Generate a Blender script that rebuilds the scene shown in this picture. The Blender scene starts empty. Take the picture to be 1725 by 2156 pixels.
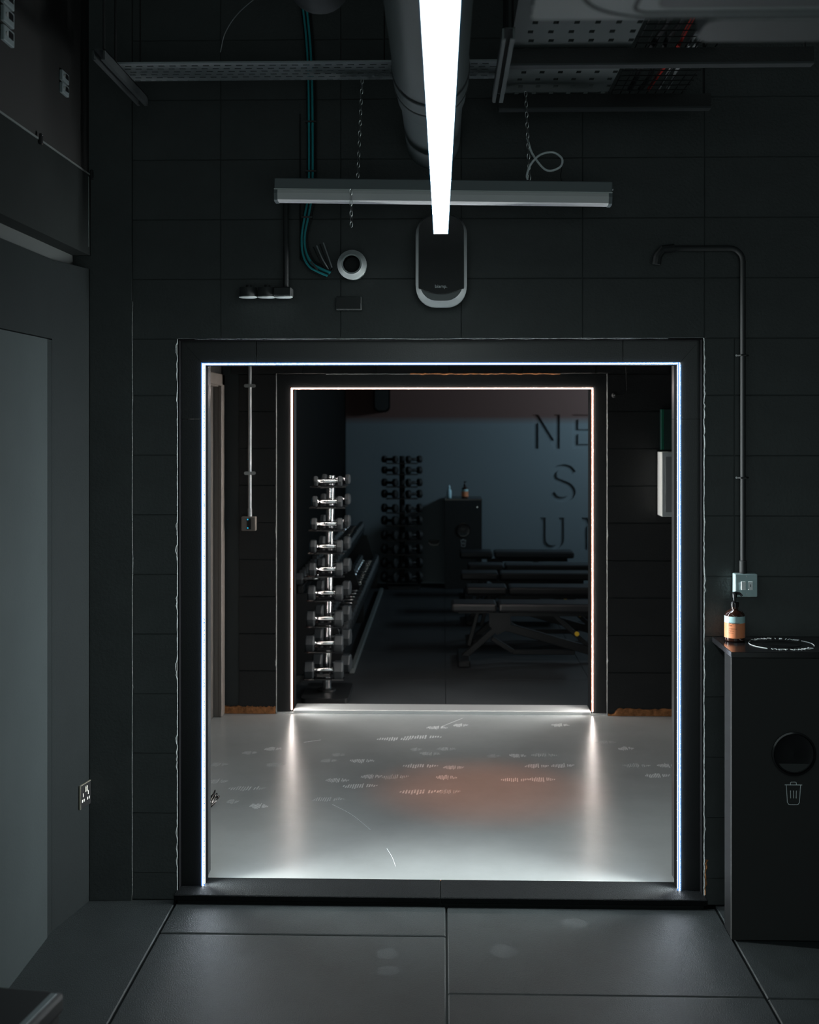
import bpy, bmesh, math, random
from mathutils import Vector, Matrix
random.seed(7)
sc = bpy.context.scene
COL = sc.collection
PI = math.pi

# ------------------------------------------------------------------ camera
F = 2600.0                    # focal length in pixels of the 1725 x 2156 frame
H = 1.79                      # eye height
VPX, HOR = 932.0, 888.0       # vanishing point of the depth lines
YAW = math.atan((VPX - 862.5) / F)
cam = bpy.data.cameras.new('camera')
cam.sensor_fit = 'HORIZONTAL'
cam.sensor_width = 24.0
cam.lens = F / 1725.0 * 24.0
cam.shift_y = -(1078.0 - HOR) / 1725.0
cam.clip_start = 0.05
cam.dof.use_dof = True
cam.dof.focus_distance = 4.9
cam.dof.aperture_fstop = 2.8
camo = bpy.data.objects.new('camera', cam)
COL.objects.link(camo)
camo.location = (0, 0, H)
camo.rotation_euler = (PI / 2, 0, YAW)
sc.camera = camo

# ------------------------------------------------------------------ world, exposure
w = bpy.data.worlds.new('world')
sc.world = w
w.use_nodes = True
w.node_tree.nodes['Background'].inputs[0].default_value = (0.82, 1.0, 1.0, 1)
w.node_tree.nodes['Background'].inputs[1].default_value = 0.7
sc.view_settings.view_transform = 'Standard'
sc.view_settings.look = 'None'
sc.view_settings.exposure = 0.0
sc.view_settings.gamma = 1.0
sc.view_settings.use_curve_mapping = False
sc.cycles.filter_width = 1.1

L_STRIP = 22.0    # ceiling strip
L_OUT = 36.0       # cool doorway light line
L_IN = 52.0        # warm doorway light line
L_GYM = 19.0        # blue wall light in the gym
SPOT_W = 160.0      # orange corridor spotlight

# orange spot lamp that throws the warm pool on the corridor floor (its housing is built below)
sp = bpy.data.lights.new('corridor_spot_lamp', 'SPOT')
sp.energy = SPOT_W
sp.color = (1.0, 0.27, 0.06)
sp.spot_size = math.radians(27)
sp.spot_blend = 1.0
sp.shadow_soft_size = 0.03
spo = bpy.data.objects.new('corridor_spot_lamp', sp)
COL.objects.link(spo)
spo.location = (0.20, 5.9, 2.74)

def added_line_lamp(name, loc, rot, length, width, watts, col, spread):
    """unseen narrow-spread lamp added to carry the inward light of a doorway line"""
    l = bpy.data.lights.new(name, 'AREA'); l.shape = 'RECTANGLE'
    l.size = length; l.size_y = width; l.energy = watts; l.color = col; l.spread = math.radians(spread)
    o = bpy.data.objects.new(name, l); COL.objects.link(o); o.location = loc; o.rotation_euler = rot
    return o
COOL, WARM = (0.94, 1.0, 0.99), (1.0, 0.99, 0.97)
LAMPS = {'out': (35.0, 5.0, 100), 'in': (12.0, 3.0, 125)}    # upright watts, lintel watts, spread

# ------------------------------------------------------------------ helpers
def WX(px, py, Y):
    """pixel -> (X, Z) on the vertical plane at depth Y"""
    a = (px - 862.5) / F
    c, s = math.cos(YAW), math.sin(YAW)
    X = Y * (a * c - s) / (c + a * s)
    zc = Y * c - X * s
    return X, H - (py - HOR) * zc / F

def FL(px, py, z=0.0):
    """pixel -> (X, Y) on the horizontal plane at height z"""
    c, s = math.cos(YAW), math.sin(YAW)
    zc = (H - z) * F / (py - HOR)
    xc = (px - 862.5) / F * zc
    return xc * c - zc * s, xc * s + zc * c

MATS = {}
def mat(name, col, rough=0.5, metal=0.0, var=0.0, scale=8.0, bump=0.0, bscale=60.0, spec=0.5, coat=0.0, alpha=1.0, trans=0.0):
    m = bpy.data.materials.new(name); m.use_nodes = True
    nt = m.node_tree; b = nt.nodes['Principled BSDF']
    b.inputs['Base Color'].default_value = (*col, 1)
    b.inputs['Roughness'].default_value = rough
    b.inputs['Metallic'].default_value = metal
    b.inputs['Specular IOR Level'].default_value = spec
    b.inputs['Coat Weight'].default_value = coat
    b.inputs['Alpha'].default_value = alpha
    b.inputs['Transmission Weight'].default_value = trans
    tc = nt.nodes.new('ShaderNodeTexCoord')
    if var > 0:
        n = nt.nodes.new('ShaderNodeTexNoise'); n.inputs['Scale'].default_value = scale
        n.inputs['Detail'].default_value = 6; n.inputs['Roughness'].default_value = 0.65
        nt.links.new(tc.outputs['Object'], n.inputs['Vector'])
        r = nt.nodes.new('ShaderNodeMapRange')
        r.inputs['From Min'].default_value = 0.3; r.inputs['From Max'].default_value = 0.7
        r.inputs['To Min'].default_value = 1 - var; r.inputs['To Max'].default_value = 1 + var
        nt.links.new(n.outputs['Fac'], r.inputs['Value'])
        mx = nt.nodes.new('ShaderNodeVectorMath'); mx.operation = 'SCALE'
        mx.inputs[0].default_value = col
        nt.links.new(r.outputs['Result'], mx.inputs['Scale'])
        nt.links.new(mx.outputs['Vector'], b.inputs['Base Color'])
    if bump > 0:
        n2 = nt.nodes.new('ShaderNodeTexNoise'); n2.inputs['Scale'].default_value = bscale
        n2.inputs['Detail'].default_value = 4
        nt.links.new(tc.outputs['Object'], n2.inputs['Vector'])
        bp = nt.nodes.new('ShaderNodeBump'); bp.inputs['Strength'].default_value = bump
        bp.inputs['Distance'].default_value = 0.004
        nt.links.new(n2.outputs['Fac'], bp.inputs['Height'])
        nt.links.new(bp.outputs['Normal'], b.inputs['Normal'])
    MATS[name] = m
    return m

def emis(name, col, strength):
    m = bpy.data.materials.new(name); m.use_nodes = True
    nt = m.node_tree; nt.nodes.remove(nt.nodes['Principled BSDF'])
    e = nt.nodes.new('ShaderNodeEmission')
    e.inputs[0].default_value = (*col, 1); e.inputs[1].default_value = strength
    nt.links.new(e.outputs[0], nt.nodes['Material Output'].inputs[0])
    MATS[name] = m
    return m

class MB:
    def __init__(self):
        self.bm = bmesh.new(); self.smooth = False
    def _xf(self, vs, M):
        if M is not None:
            for v in vs: v.co = M @ v.co
    def b(self, x0, x1, y0, y1, z0, z1, bevel=0.0, seg=1, M=None):
        r = bmesh.ops.create_cube(self.bm, size=1.0)
        vs = r['verts']
        for v in vs:
            v.co = Vector((x0 + (v.co.x + .5) * (x1 - x0), y0 + (v.co.y + .5) * (y1 - y0), z0 + (v.co.z + .5) * (z1 - z0)))
        if bevel > 0:
            es = list({e for v in vs for e in v.link_edges})
            rr = bmesh.ops.bevel(self.bm, geom=es, offset=bevel, segments=seg, affect='EDGES', profile=0.5)
            vs = list(set([v for v in vs if v.is_valid]) | set(rr['verts']))
        self._xf(vs, M)
        return self
    def ring(self, c, u, v, r, n, ry=None):
        ry = r if ry is None else ry
        return [self.bm.verts.new(c + u * (r * math.cos(2 * PI * k / n)) + v * (ry * math.sin(2 * PI * k / n))) for k in range(n)]
    def bridge(self, a, b_):
        n = len(a)
        for k in range(n):
            self.bm.faces.new((a[k], a[(k + 1) % n], b_[(k + 1) % n], b_[k]))
    def tube(self, pts, r, n=10, caps=True, closed=False):
        pts = [Vector(p) for p in pts]
        rs = r if isinstance(r, (list, tuple)) else [r] * len(pts)
        prev_u = None; rings = []
        m = len(pts)
        for i, p in enumerate(pts):
            if closed:
                t = (pts[(i + 1) % m] - pts[i - 1]).normalized()
            else:
                t = (pts[min(i + 1, m - 1)] - pts[max(i - 1, 0)]).normalized()
            if prev_u is None:
                ref = Vector((0, 0, 1)) if abs(t.z) < 0.9 else Vector((1, 0, 0))
                u = t.cross(ref).normalized()
            else:
                u = (prev_u - t * prev_u.dot(t)).normalized()
            v = t.cross(u)
            prev_u = u
            rings.append(self.ring(p, u, v, rs[i], n))
        for a, b_ in zip(rings, rings[1:]): self.bridge(a, b_)
        if closed: self.bridge(rings[-1], rings[0])
        elif caps:
            self.bm.faces.new(list(reversed(rings[0]))); self.bm.faces.new(rings[-1])
        self.smooth = True
        return self
    def lathe(self, c, prof, axis='Z', n=24, cap=True):
        ax = {'X': Vector((1, 0, 0)), 'Y': Vector((0, 1, 0)), 'Z': Vector((0, 0, 1))}[axis]
        u = {'X': Vector((0, 1, 0)), 'Y': Vector((0, 0, 1)), 'Z': Vector((1, 0, 0))}[axis]
        v = ax.cross(u); c = Vector(c)
        rings = [self.ring(c + ax * h, u, v, max(r, 1e-4), n) for r, h in prof]
        for a, b_ in zip(rings, rings[1:]): self.bridge(a, b_)
        if cap:
            self.bm.faces.new(list(reversed(rings[0]))); self.bm.faces.new(rings[-1])
        self.smooth = True
        return self
    def prism(self, poly, y0, y1, plane='XZ'):
        def P(a, b_, d):
            return {'XZ': Vector((a, d, b_)), 'XY': Vector((a, b_, d)), 'YZ': Vector((d, a, b_))}[plane]
        A = [self.bm.verts.new(P(a, b_, y0)) for a, b_ in poly]
        B = [self.bm.verts.new(P(a, b_, y1)) for a, b_ in poly]
        self.bm.faces.new(A); self.bm.faces.new(list(reversed(B)))
        n = len(A)
        for k in range(n): self.bm.faces.new((A[k], B[k], B[(k + 1) % n], A[(k + 1) % n]))
        return self
    def mesh(self, name, off=(0, 0, 0)):
        bmesh.ops.recalc_face_normals(self.bm, faces=self.bm.faces[:])
        o = Vector(off)
        for v in self.bm.verts: v.co -= o
        me = bpy.data.meshes.new(name)
        self.bm.to_mesh(me); self.bm.free()
        if self.smooth:
            for p in me.polygons: p.use_smooth = True
            try: me.set_sharp_from_angle(angle=math.radians(35))
            except Exception: pass
        return me

ORI = {}
def obj(name, mb, m, parent=None, loc=None, kind=None, label=None, cat=None, group=None):
    """one mesh object; mb is given in world coordinates (or in the parent's frame when ORI holds none)"""
    org = ORI.get(parent.name, (0, 0, 0)) if parent else (loc or (0, 0, 0))
    me = mb.mesh(name, org) if isinstance(mb, MB) else mb
    if m is not None:
        me.materials.clear(); me.materials.append(MATS[m] if isinstance(m, str) else m)
    o = bpy.data.objects.new(name, me); COL.objects.link(o)
    if parent: o.parent = parent
    elif loc: o.location = loc
    ORI[o.name] = org
    if kind: o['kind'] = kind
    if label: o['label'] = label
    if cat: o['category'] = cat
    if group: o['group'] = group
    return o

def thing(name, label, cat, loc=(0, 0, 0), group=None, local=False, kind=None):
    o = bpy.data.objects.new(name, None); COL.objects.link(o)
    o.location = loc; o['label'] = label
    if cat: o['category'] = cat
    if group: o['group'] = group
    if kind: o['kind'] = kind
    ORI[o.name] = (0, 0, 0) if local else tuple(loc)
    o.empty_display_size = 0.05
    return o

def copy_tree(o, parent=None):
    c = o.copy(); COL.objects.link(c); c.parent = parent
    for ch in list(o.children): copy_tree(ch, c)
    return c

def text_mesh(s, size, extrude=0.0003, align='CENTER'):
    cu = bpy.data.curves.new('txt', 'FONT'); cu.body = s; cu.size = size
    cu.extrude = extrude; cu.align_x = align; cu.align_y = 'CENTER'; cu.resolution_u = 3
    o = bpy.data.objects.new('txt', cu); COL.objects.link(o)
    dg = bpy.context.evaluated_depsgraph_get(); dg.update()
    me = bpy.data.meshes.new_from_object(o.evaluated_get(dg))
    bpy.data.objects.remove(o); bpy.data.curves.remove(cu)
    return me

def text_part(parts, m, parent, name='lettering', label=None):
    """parts: (string, size, 4x4 matrix) in world coordinates -> one mesh"""
    bm = bmesh.new()
    for s, size, M in parts:
        me = text_mesh(s, size); me.transform(M); bm.from_mesh(me); bpy.data.meshes.remove(me)
    mb = MB(); mb.bm.free(); mb.bm = bm
    return obj(name, mb, m, parent, label=label)

def TM(loc, face='-Y', rot=0.0, sx=1.0):
    """matrix that stands text up facing -Y, or lays it facing +Z"""
    R = Matrix.Rotation(PI / 2, 4, 'X') if face == '-Y' else Matrix.Identity(4)
    if face == '+X': R = Matrix.Rotation(PI / 2, 4, 'Z') @ Matrix.Rotation(PI / 2, 4, 'X')
    return Matrix.Translation(loc) @ R @ Matrix.Rotation(rot, 4, 'Z') @ Matrix.Diagonal((sx, 1, 1, 1))

def rrect(x0, x1, z0, z1, r, n=6):
    pts = []
    for cx, cz, a0 in ((x1 - r, z1 - r, 0), (x0 + r, z1 - r, PI / 2), (x0 + r, z0 + r, PI), (x1 - r, z0 + r, 1.5 * PI)):
        for k in range(n + 1):
            a = a0 + PI / 2 * k / n
            pts.append((cx + r * math.cos(a), cz + r * math.sin(a)))
    return pts

def bez(pts, n=8):
    """Catmull-Rom through the points"""
    P = [Vector(p) for p in pts]; P = [P[0] * 2 - P[1]] + P + [P[-1] * 2 - P[-2]]
    out = []
    for i in range(1, len(P) - 2):
        for k in range(n):
            t = k / n; a, b_, c, d = P[i - 1], P[i], P[i + 1], P[i + 2]
            out.append(0.5 * ((2 * b_) + (-a + c) * t + (2 * a - 5 * b_ + 4 * c - d) * t * t + (-a + 3 * b_ - 3 * c + d) * t ** 3))
    out.append(P[-2])
    return out

# ------------------------------------------------------------------ materials
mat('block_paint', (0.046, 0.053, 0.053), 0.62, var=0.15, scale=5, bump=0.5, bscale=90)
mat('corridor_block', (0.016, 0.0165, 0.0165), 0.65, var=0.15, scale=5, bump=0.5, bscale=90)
mat('mortar', (0.038, 0.044, 0.044), 0.8)
mat('black_ceiling', (0.012, 0.012, 0.012), 0.8)
mat('reveal_black', (0.007, 0.007, 0.0075), 0.8, spec=0.0)
mat('frame_black', (0.011, 0.012, 0.0125), 0.36, bump=0.1, bscale=200)
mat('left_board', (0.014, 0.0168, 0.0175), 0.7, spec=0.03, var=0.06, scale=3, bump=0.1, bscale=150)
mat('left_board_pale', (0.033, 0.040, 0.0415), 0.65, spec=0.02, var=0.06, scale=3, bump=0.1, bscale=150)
mat('bulkhead_paint', (0.017, 0.0195, 0.0195), 0.75, spec=0.03, var=0.08, scale=3)
mat('chip', (0.10, 0.115, 0.115), 0.8, var=0.5, scale=120, bump=1, bscale=160)
mat('chip_orange', (0.42, 0.17, 0.06), 0.85, var=0.5, scale=40, bump=1, bscale=120)
mat('rubber_mat', (0.024, 0.029, 0.030), 0.40, var=0.16, scale=7, bump=0.45, bscale=260, spec=0.42)
mat('rubber_threshold', (0.007, 0.008, 0.0085), 0.62, var=0.12, scale=9, bump=0.6, bscale=260, spec=0.06)
mat('gym_rubber', (0.030, 0.033, 0.036), 0.6, var=0.2, scale=3, bump=0.3, bscale=200, spec=0.3)
mat('lino', (0.25, 0.265, 0.265), 0.27, var=0.10, scale=1.6, bump=0.04, bscale=140, spec=0.45)
mat('dust', (0.92, 0.96, 0.97), 0.9, var=0.3, scale=60, alpha=0.50)
mat('dust_faint', (0.92, 0.96, 0.97), 0.9, var=0.3, scale=60, alpha=0.24)
mat('mat_dust', (0.30, 0.33, 0.34), 0.9, var=0.5, scale=30, alpha=0.055)
mat('taupe', (0.20, 0.175, 0.155), 0.55)
mat('taupe_dark', (0.11, 0.10, 0.092), 0.55)
mat('white_metal', (0.66, 0.70, 0.69), 0.4)
mat('panel_grey', (0.30, 0.31, 0.31), 0.5)
mat('galv', (0.50, 0.52, 0.52), 0.38, 0.85, var=0.15, scale=30)
mat('tray_grey', (0.36, 0.40, 0.42), 0.5, 0.3)
mat('strut_grey', (0.16, 0.18, 0.18), 0.5, 0.3)
mat('switch_steel', (0.40, 0.54, 0.56), 0.45, 0.2)
mat('plate_grey', (0.20, 0.24, 0.25), 0.5)
mat('rocker', (0.88, 0.95, 0.97), 0.35)
mat('black_plastic', (0.012, 0.012, 0.013), 0.35)
mat('black_gloss', (0.006, 0.006, 0.007), 0.12)
mat('black_matt', (0.012, 0.013, 0.014), 0.7)
mat('speaker_shell', (0.10, 0.115, 0.118), 0.5)
mat('speaker_grille', (0.016, 0.018, 0.019), 0.6, bump=0.4, bscale=400)
mat('print_white', (0.75, 0.80, 0.82), 0.6)
mat('print_grey', (0.35, 0.45, 0.48), 0.6)
mat('print_black', (0.02, 0.02, 0.02), 0.6)
mat('batten_body', (0.16, 0.19, 0.20), 0.45)
mat('batten_diffuser', (0.80, 0.80, 0.80), 0.5)
mat('pipe_paint', (0.16, 0.19, 0.19), 0.5)
mat('duct_dark', (0.05, 0.057, 0.06), 0.6)
mat('chrome', (0.78, 0.78, 0.78), 0.14, 1.0)
mat('steel_wire', (0.6, 0.62, 0.62), 0.3, 1.0)
mat('cable_teal', (0.03, 0.36, 0.40), 0.4)
mat('cable_black', (0.012, 0.013, 0.014), 0.45)
mat('cable_grey', (0.30, 0.32, 0.33), 0.5)
mat('cable_red', (0.55, 0.03, 0.02), 0.5)
mat('ring_grey', (0.42, 0.46, 0.46), 0.5)
mat('conduit_black', (0.032, 0.035, 0.036), 0.6, spec=0.3)
mat('bin_black', (0.008, 0.009, 0.0095), 0.62, spec=0.06)
mat('bin_door', (0.030, 0.031, 0.031), 0.6, spec=0.15)
mat('bin_top', (0.010, 0.010, 0.011), 0.18)
mat('bottle_brown', (0.030, 0.012, 0.008), 0.1, coat=0.5)
mat('label_blue', (0.40, 0.62, 0.64), 0.5)
mat('label_orange', (0.78, 0.27, 0.12), 0.5)
mat('socket_black', (0.015, 0.015, 0.016), 0.3)
mat('brass_edge', (0.45, 0.42, 0.34), 0.3, 0.6)
mat('ivory', (0.78, 0.75, 0.66), 0.5)
mat('hex_rubber', (0.030, 0.036, 0.040), 0.55)
mat('blue_ring', (0.02, 0.35, 0.55), 0.4)
mat('vinyl', (0.020, 0.021, 0.023), 0.38)
mat('bench_steel', (0.010, 0.011, 0.012), 0.42, 0.1)
mat('yellow_plastic', (0.65, 0.42, 0.03), 0.4)
mat('gym_wall', (0.20, 0.23, 0.26), 0.7, var=0.05, scale=3)
mat('gym_wall_warm', (0.12, 0.085, 0.08), 0.7, var=0.05, scale=3)
mat('gym_black', (0.004, 0.004, 0.004), 0.85, spec=0.1)
mat('gym_grey_dark', (0.022, 0.023, 0.024), 0.8, spec=0.2)
mat('ac_white', (0.46, 0.51, 0.51), 0.5)
mat('ac_groove', (0.05, 0.055, 0.056), 0.6)
mat('ac_under', (0.22, 0.23, 0.23), 0.55)
mat('green_acrylic', (0.01, 0.30, 0.17), 0.2)
mat('green_face', (0.02, 0.055, 0.048), 0.3)
mat('aluminium', (0.75, 0.77, 0.77), 0.35, 0.7)
mat('bench_pad_black', (0.010, 0.0105, 0.011), 0.5)
mat('edge_steel', (0.30, 0.34, 0.35), 0.4, 0.6)
mat('spray_white', (0.55, 0.8, 0.9), 0.4)
emis('led_cool', (0.80, 0.90, 1.0), L_OUT)
emis('led_cool_lens', (0.80, 0.90, 1.0), L_OUT)
emis('led_warm_lens', (1.0, 0.91, 0.84), L_IN)
emis('led_cool_fringe', (0.06, 0.28, 1.0), 1.1)  # blue lens fringe of the cool line, imitated by a faint glow
emis('led_warm', (1.0, 0.91, 0.84), L_IN)
emis('led_warm_fringe', (1.0, 0.25, 0.06), 1.1)  # orange lens fringe of the warm line, imitated by a faint glow
emis('strip_glow', (0.86, 1.0, 1.0), L_STRIP)
emis('strip_fringe', (0.01, 0.32, 0.75), 0.6)  # blue lens fringe along the ceiling strip, put in as glow
emis('gym_blue', (0.62, 0.86, 1.0), L_GYM)
emis('indicator', (0.03, 0.55, 0.85), 1.2)
emis('spot_glow', (1.0, 0.4, 0.15), 2.0)

# ------------------------------------------------------------------ the setting
WF = 4.60          # front face of the block wall
FR = 4.65          # face of the doorway boards
WB = 4.80          # corridor side of the wall
IW = 7.42          # inner wall, corridor face
IB = 7.66          # inner wall, gym face
GB = 13.7          # gym back wall
CZ = 0.03          # corridor floor level
LX = -1.37         # left wall
XL = WX(374, 0, WF)[0]; XR = WX(1482, 0, WF)[0]
ZT = WX(932, 713, WF)[1]
iXL = WX(582, 0, IW)[0]; iXR = WX(1279, 0, IW)[0]; iZT = WX(932, 787, IW)[1]

# front wall: core and single blocks
mb = MB()
mb.b(-1.62, XL, WF + .0025, WB, 0, 3.6).b(XR, 2.6, WF + .0025, WB, 0, 3.6).b(XL, XR, WF + .0025, WB, ZT, 3.6)
wall_front = obj('wall_front', mb, 'mortar', kind='structure')
wall_front['label'] = 'black painted blockwork wall around the lit doorway'

BLK = {}
def block_mesh(wd, ht, dp, m):
    k = (round(wd, 3), round(ht, 3), dp, m)
    if k not in BLK:
        b_ = MB().b(-wd / 2, wd / 2, 0, dp, -ht / 2, ht / 2, bevel=0.0015)
        me = b_.mesh('block'); me.materials.append(MATS[m]); BLK[k] = me
    return BLK[k]
def lay_blocks(parent, x0, x1, z0, z1, y, openings, course, length, joint, m, dp, off=0.0):
    n = 0; row = 0; z = z0
    while z < z1 - .03:
        ht = min(course, z1 - z)
        x = x0 - (length / 2 if row % 2 else 0) + off
        while x < x1:
            segs = [(max(x, x0), min(x + length, x1))]
            for (ox0, ox1, oz) in openings:
                ns = []
                for a, b_ in segs:
                    if z >= oz: ns.append((a, b_)); continue
                    if b_ <= ox0 or a >= ox1: ns.append((a, b_)); continue
                    if a < ox0: ns.append((a, ox0))
                    if b_ > ox1: ns.append((ox1, b_))
                segs = ns
            for a, b_ in segs:
                if b_ - a < .03: continue
                zz0, zz1 = z, z + ht
                for (ox0, ox1, oz) in openings:
                    pass
                o = bpy.data.objects.new('block', block_mesh(b_ - a - joint, ht - joint, dp, m))
                COL.objects.link(o); o.parent = parent
                o.location = ((a + b_) / 2, y + random.uniform(-.0015, .0015), (zz0 + zz1) / 2)
                n += 1
            x += length
        z += course
    return n
COURSE = 0.2235
# courses below and beside the opening, then above the lintel line
for rng in ((0.0, 0.10, 0), (0.10, ZT, 1), (ZT, 3.56, 2)):
    z0, z1, q = rng
    ops = [] if q == 2 else [(XL, XR, 9)]
    lay_blocks(wall_front, -1.36, 2.55, z0, z1, WF, ops, COURSE, 0.45, 0.0022, 'block_paint', 0.03, 0.19 if q == 1 else 0.08)
# narrow pier beside the left wall, with a thin sealant line at its edge
xp = WX(280, 0, WF)[0]
obj('pier', MB().b(-1.40, xp, WF - .018, WF + .01, 0, 3.58), 'block_paint', wall_front)
mb = MB()
zz = 0.02; pts = []
while zz < 2.27:
    pts.append((xp + .001 + random.uniform(-.0015, .0015), WF - .016, zz)); zz += .06
mb.tube(pts, .0022, 5)
obj('sealant_line', mb, 'chip', wall_front)

def ragged(parent, x, y, z0, z1, wmin, wmax, side, m='chip', name='chipped_edge', burst=0.12, yd=0.012):
    """broken plaster along an upright edge"""
    b_ = MB(); z = z0; A = []
    big = 0
    while z < z1:
        if big > 0: wd = random.uniform(wmax * .6, wmax * 1.6); big -= 1
        else:
            wd = random.uniform(wmin, wmin * 1.5)
            if random.random() < burst: big = random.randint(2, 6)
        A.append((z, wd)); z += random.uniform(.008, .02)
    A.append((z1, wmin))
    v0 = [b_.bm.verts.new((x, y + yd, z)) for z, q in A]
    v1 = [b_.bm.verts.new((x + side * q * .5, y - .003 - random.uniform(0, .003), z)) for z, q in A]
    v2 = [b_.bm.verts.new((x + side * q, y + .002, z)) for z, q in A]
    for k in range(len(A) - 1):
        b_.bm.faces.new((v0[k], v1[k], v1[k + 1], v0[k + 1])); b_.bm.faces.new((v1[k], v2[k], v2[k + 1], v1[k + 1]))
        b_.bm.faces.new((v2[k], v0[k], v0[k + 1], v2[k + 1]))
    return obj(name, b_, m, parent)
ragged(wall_front, XL + .002, WF, .03, ZT, .005, .012, -1, burst=.09)
ragged(wall_front, XR - .002, WF, .03, ZT, .007, .011, 1, burst=.07)
ragged(wall_front, XR + .001, WF - .002, .04, .17, .005, .012, 1, 'chip_orange', burst=.3)
# thin pale line over the doorway boards
mb = MB(); pts = [(XL + (XR - XL) * k / 60, WF - .001, ZT + random.uniform(-.0012, .0012)) for k in range(2, 57)]
obj('plaster_line', mb.tube(pts, .0022, 5), 'chip', wall_front)

# doorway boards (outer)
def boards(name, x0, x1, zt, lx0, lx1, lz, y0, y1, zb, split_z, split_x, label):
    t = thing(name, label, None, (0, y0, 0), kind='structure')
    g = .0012
    for (a, b_) in ((x0, lx0), (lx1, x1)):
        zs = [zb] + ([split_z] if split_z else [])
        for i, z0 in enumerate(zs):
            z1 = zs[i + 1] - g if i + 1 < len(zs) else lz
            mb = MB()
            if i + 1 == len(zs):
                inner = lx0 if a == x0 else lx1; outer = x0 if a == x0 else x1
                poly = [(outer, z0), (inner, z0), (inner, lz), (outer, zt)]
                mb.prism(poly, y0, y1)
            else:
                mb.b(a, b_, y0, y1, z0, z1)
            obj('jamb_board', mb, 'frame_black', t)
    xs = sorted([lx0] + split_x + [lx1])
    for k in range(len(xs) - 1):
        a, b_ = xs[k], xs[k + 1]
        ta = x0 if k == 0 else a; tb = x1 if k == len(xs) - 2 else b_
        obj('lintel_board', MB().prism([(a + g, lz), (b_ - g, lz), (tb - g, zt - .001), (ta + g, zt - .001)], y0, y1), 'frame_black', t)
    return t
ox0 = WX(427, 0, FR)[0]; ox1 = WX(1431.5, 0, FR)[0]; oz = WX(932, 765.5, FR)[1]
trim_1 = boards('trim_1', XL + .002, XR - .002, ZT - .002, ox0, ox1, oz, FR, WB + .01, .0362, WX(932, 882, FR)[1],
                [WX(540, 0, FR)[0], WX(1312, 0, FR)[0]], 'black board lining of the near doorway with mitred corners')
for a, b_ in ((XL - .001, XL + .004), (XR - .004, XR + .001)):
    obj('reveal_board', MB().b(a, b_, WF + .004, FR + .001, .0362, ZT), 'reveal_black', trim_1)
obj('reveal_board', MB().b(XL + .004, XR - .004, WF + .004, FR + .001, ZT - .004, ZT + .001), 'reveal_black', trim_1)
ix0 = WX(613.5, 0, IW)[0]; ix1 = WX(1249, 0, IW)[0]; iz = WX(932, 817.5, IW)[1]
trim_2 = boards('trim_2', iXL + .002, iXR - .002, iZT - .002, ix0, ix1, iz, IW + .02, IB + .01, CZ + .001, None, [],
                'black board lining of the far doorway into the gym')

def led_frame(name, label, x0, x1, z0, z1, y0, wd, edge, m, me, dp=0.045):
    """three light lines on the inside edge of a doorway: two uprights and a lintel"""
    t = thing(name, label, 'light', ((x0 + x1) / 2, y0, z0))
    for i, (a, b_) in enumerate(((x0, x0 + wd), (x1 - wd, x1))):
        p = obj('upright_light_line', MB().b(a, b_, y0 + .003, y0 + dp, z0, z1), m, t)
        obj('front_lens', MB().b(a, b_, y0, y0 + .0028, z0, z1), m + '_lens', p)
        e = MB(); ya = y0 - .001
        e.b(a - edge, a, ya, y0 + .004, z0, z1 + edge) ; e.b(b_, b_ + edge, ya, y0 + .002, z0, z1 - wd)
        obj('colour_fringe', e, me, p)  # lens colour fringing imitated with thin glowing strips beside the line
    p = obj('lintel_light_line', MB().b(x0 + wd, x1 - wd, y0 + .003, y0 + dp, z1 - wd * .8, z1), m, t)
    obj('front_lens', MB().b(x0 + wd, x1 - wd, y0, y0 + .0028, z1 - wd * .8, z1), m + '_lens', p)
    e = MB(); e.b(x0, x1, y0 - .001, y0 + .004, z1, z1 + edge * .8).b(x0 + wd + edge, x1 - wd - edge, y0 - .001, y0 + .002, z1 - wd * .8 - edge * .6, z1 - wd * .8)
    obj('colour_fringe', e, me, p)  # same imitated lens fringe along the lintel line
    up, lin, spr = LAMPS['out' if m == 'led_cool' else 'in']; col = COOL if m == 'led_cool' else WARM
    hh = z1 - z0; yc = y0 + dp / 2 + .002
    added_line_lamp('unseen_doorway_lamp', (x0 + wd + .001, yc, (z0 + z1) / 2), (0, -PI / 2, 0), hh - .02, dp * .7, up, col, spr)
    added_line_lamp('unseen_doorway_lamp', (x1 - wd - .001, yc, (z0 + z1) / 2), (0, PI / 2, 0), hh - .02, dp * .7, up, col, spr)
    added_line_lamp('unseen_doorway_lamp', ((x0 + x1) / 2, yc, z1 - wd * .8 - .001), (0, 0, 0), x1 - x0 - .04, dp * .7, lin, col, spr + 20)
    # black rear stop behind the light line
    s = MB(); ys = y0 + dp + .001
    s.b(x0 - .01, x0 + wd + .002, ys, ys + .05, z0, z1).b(x1 - wd - .002, x1 + .01, ys, ys + .05, z0, z1).b(x0, x1, ys, ys + .05, z1 - wd * .8 - .002, z1 + .01)
    obj('rear_stop', s, 'reveal_black', t)
    return t
led_frame('doorway_light_line', 'cool white light line running round the inside edge of the near doorway', ox0 - .001, ox1 + .001,
          .0365, oz + .001, FR - .006, .0058, .0034, 'led_cool', 'led_cool_fringe', .028)
led_frame('doorway_light_line', 'warm white orange-fringed light line running round the far doorway into the gym', ix0 - .001, ix1 + .001,
          CZ + .022, iz + .001, IW + .012, .0052, .0038, 'led_warm', 'led_warm_fringe', .022)

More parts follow.
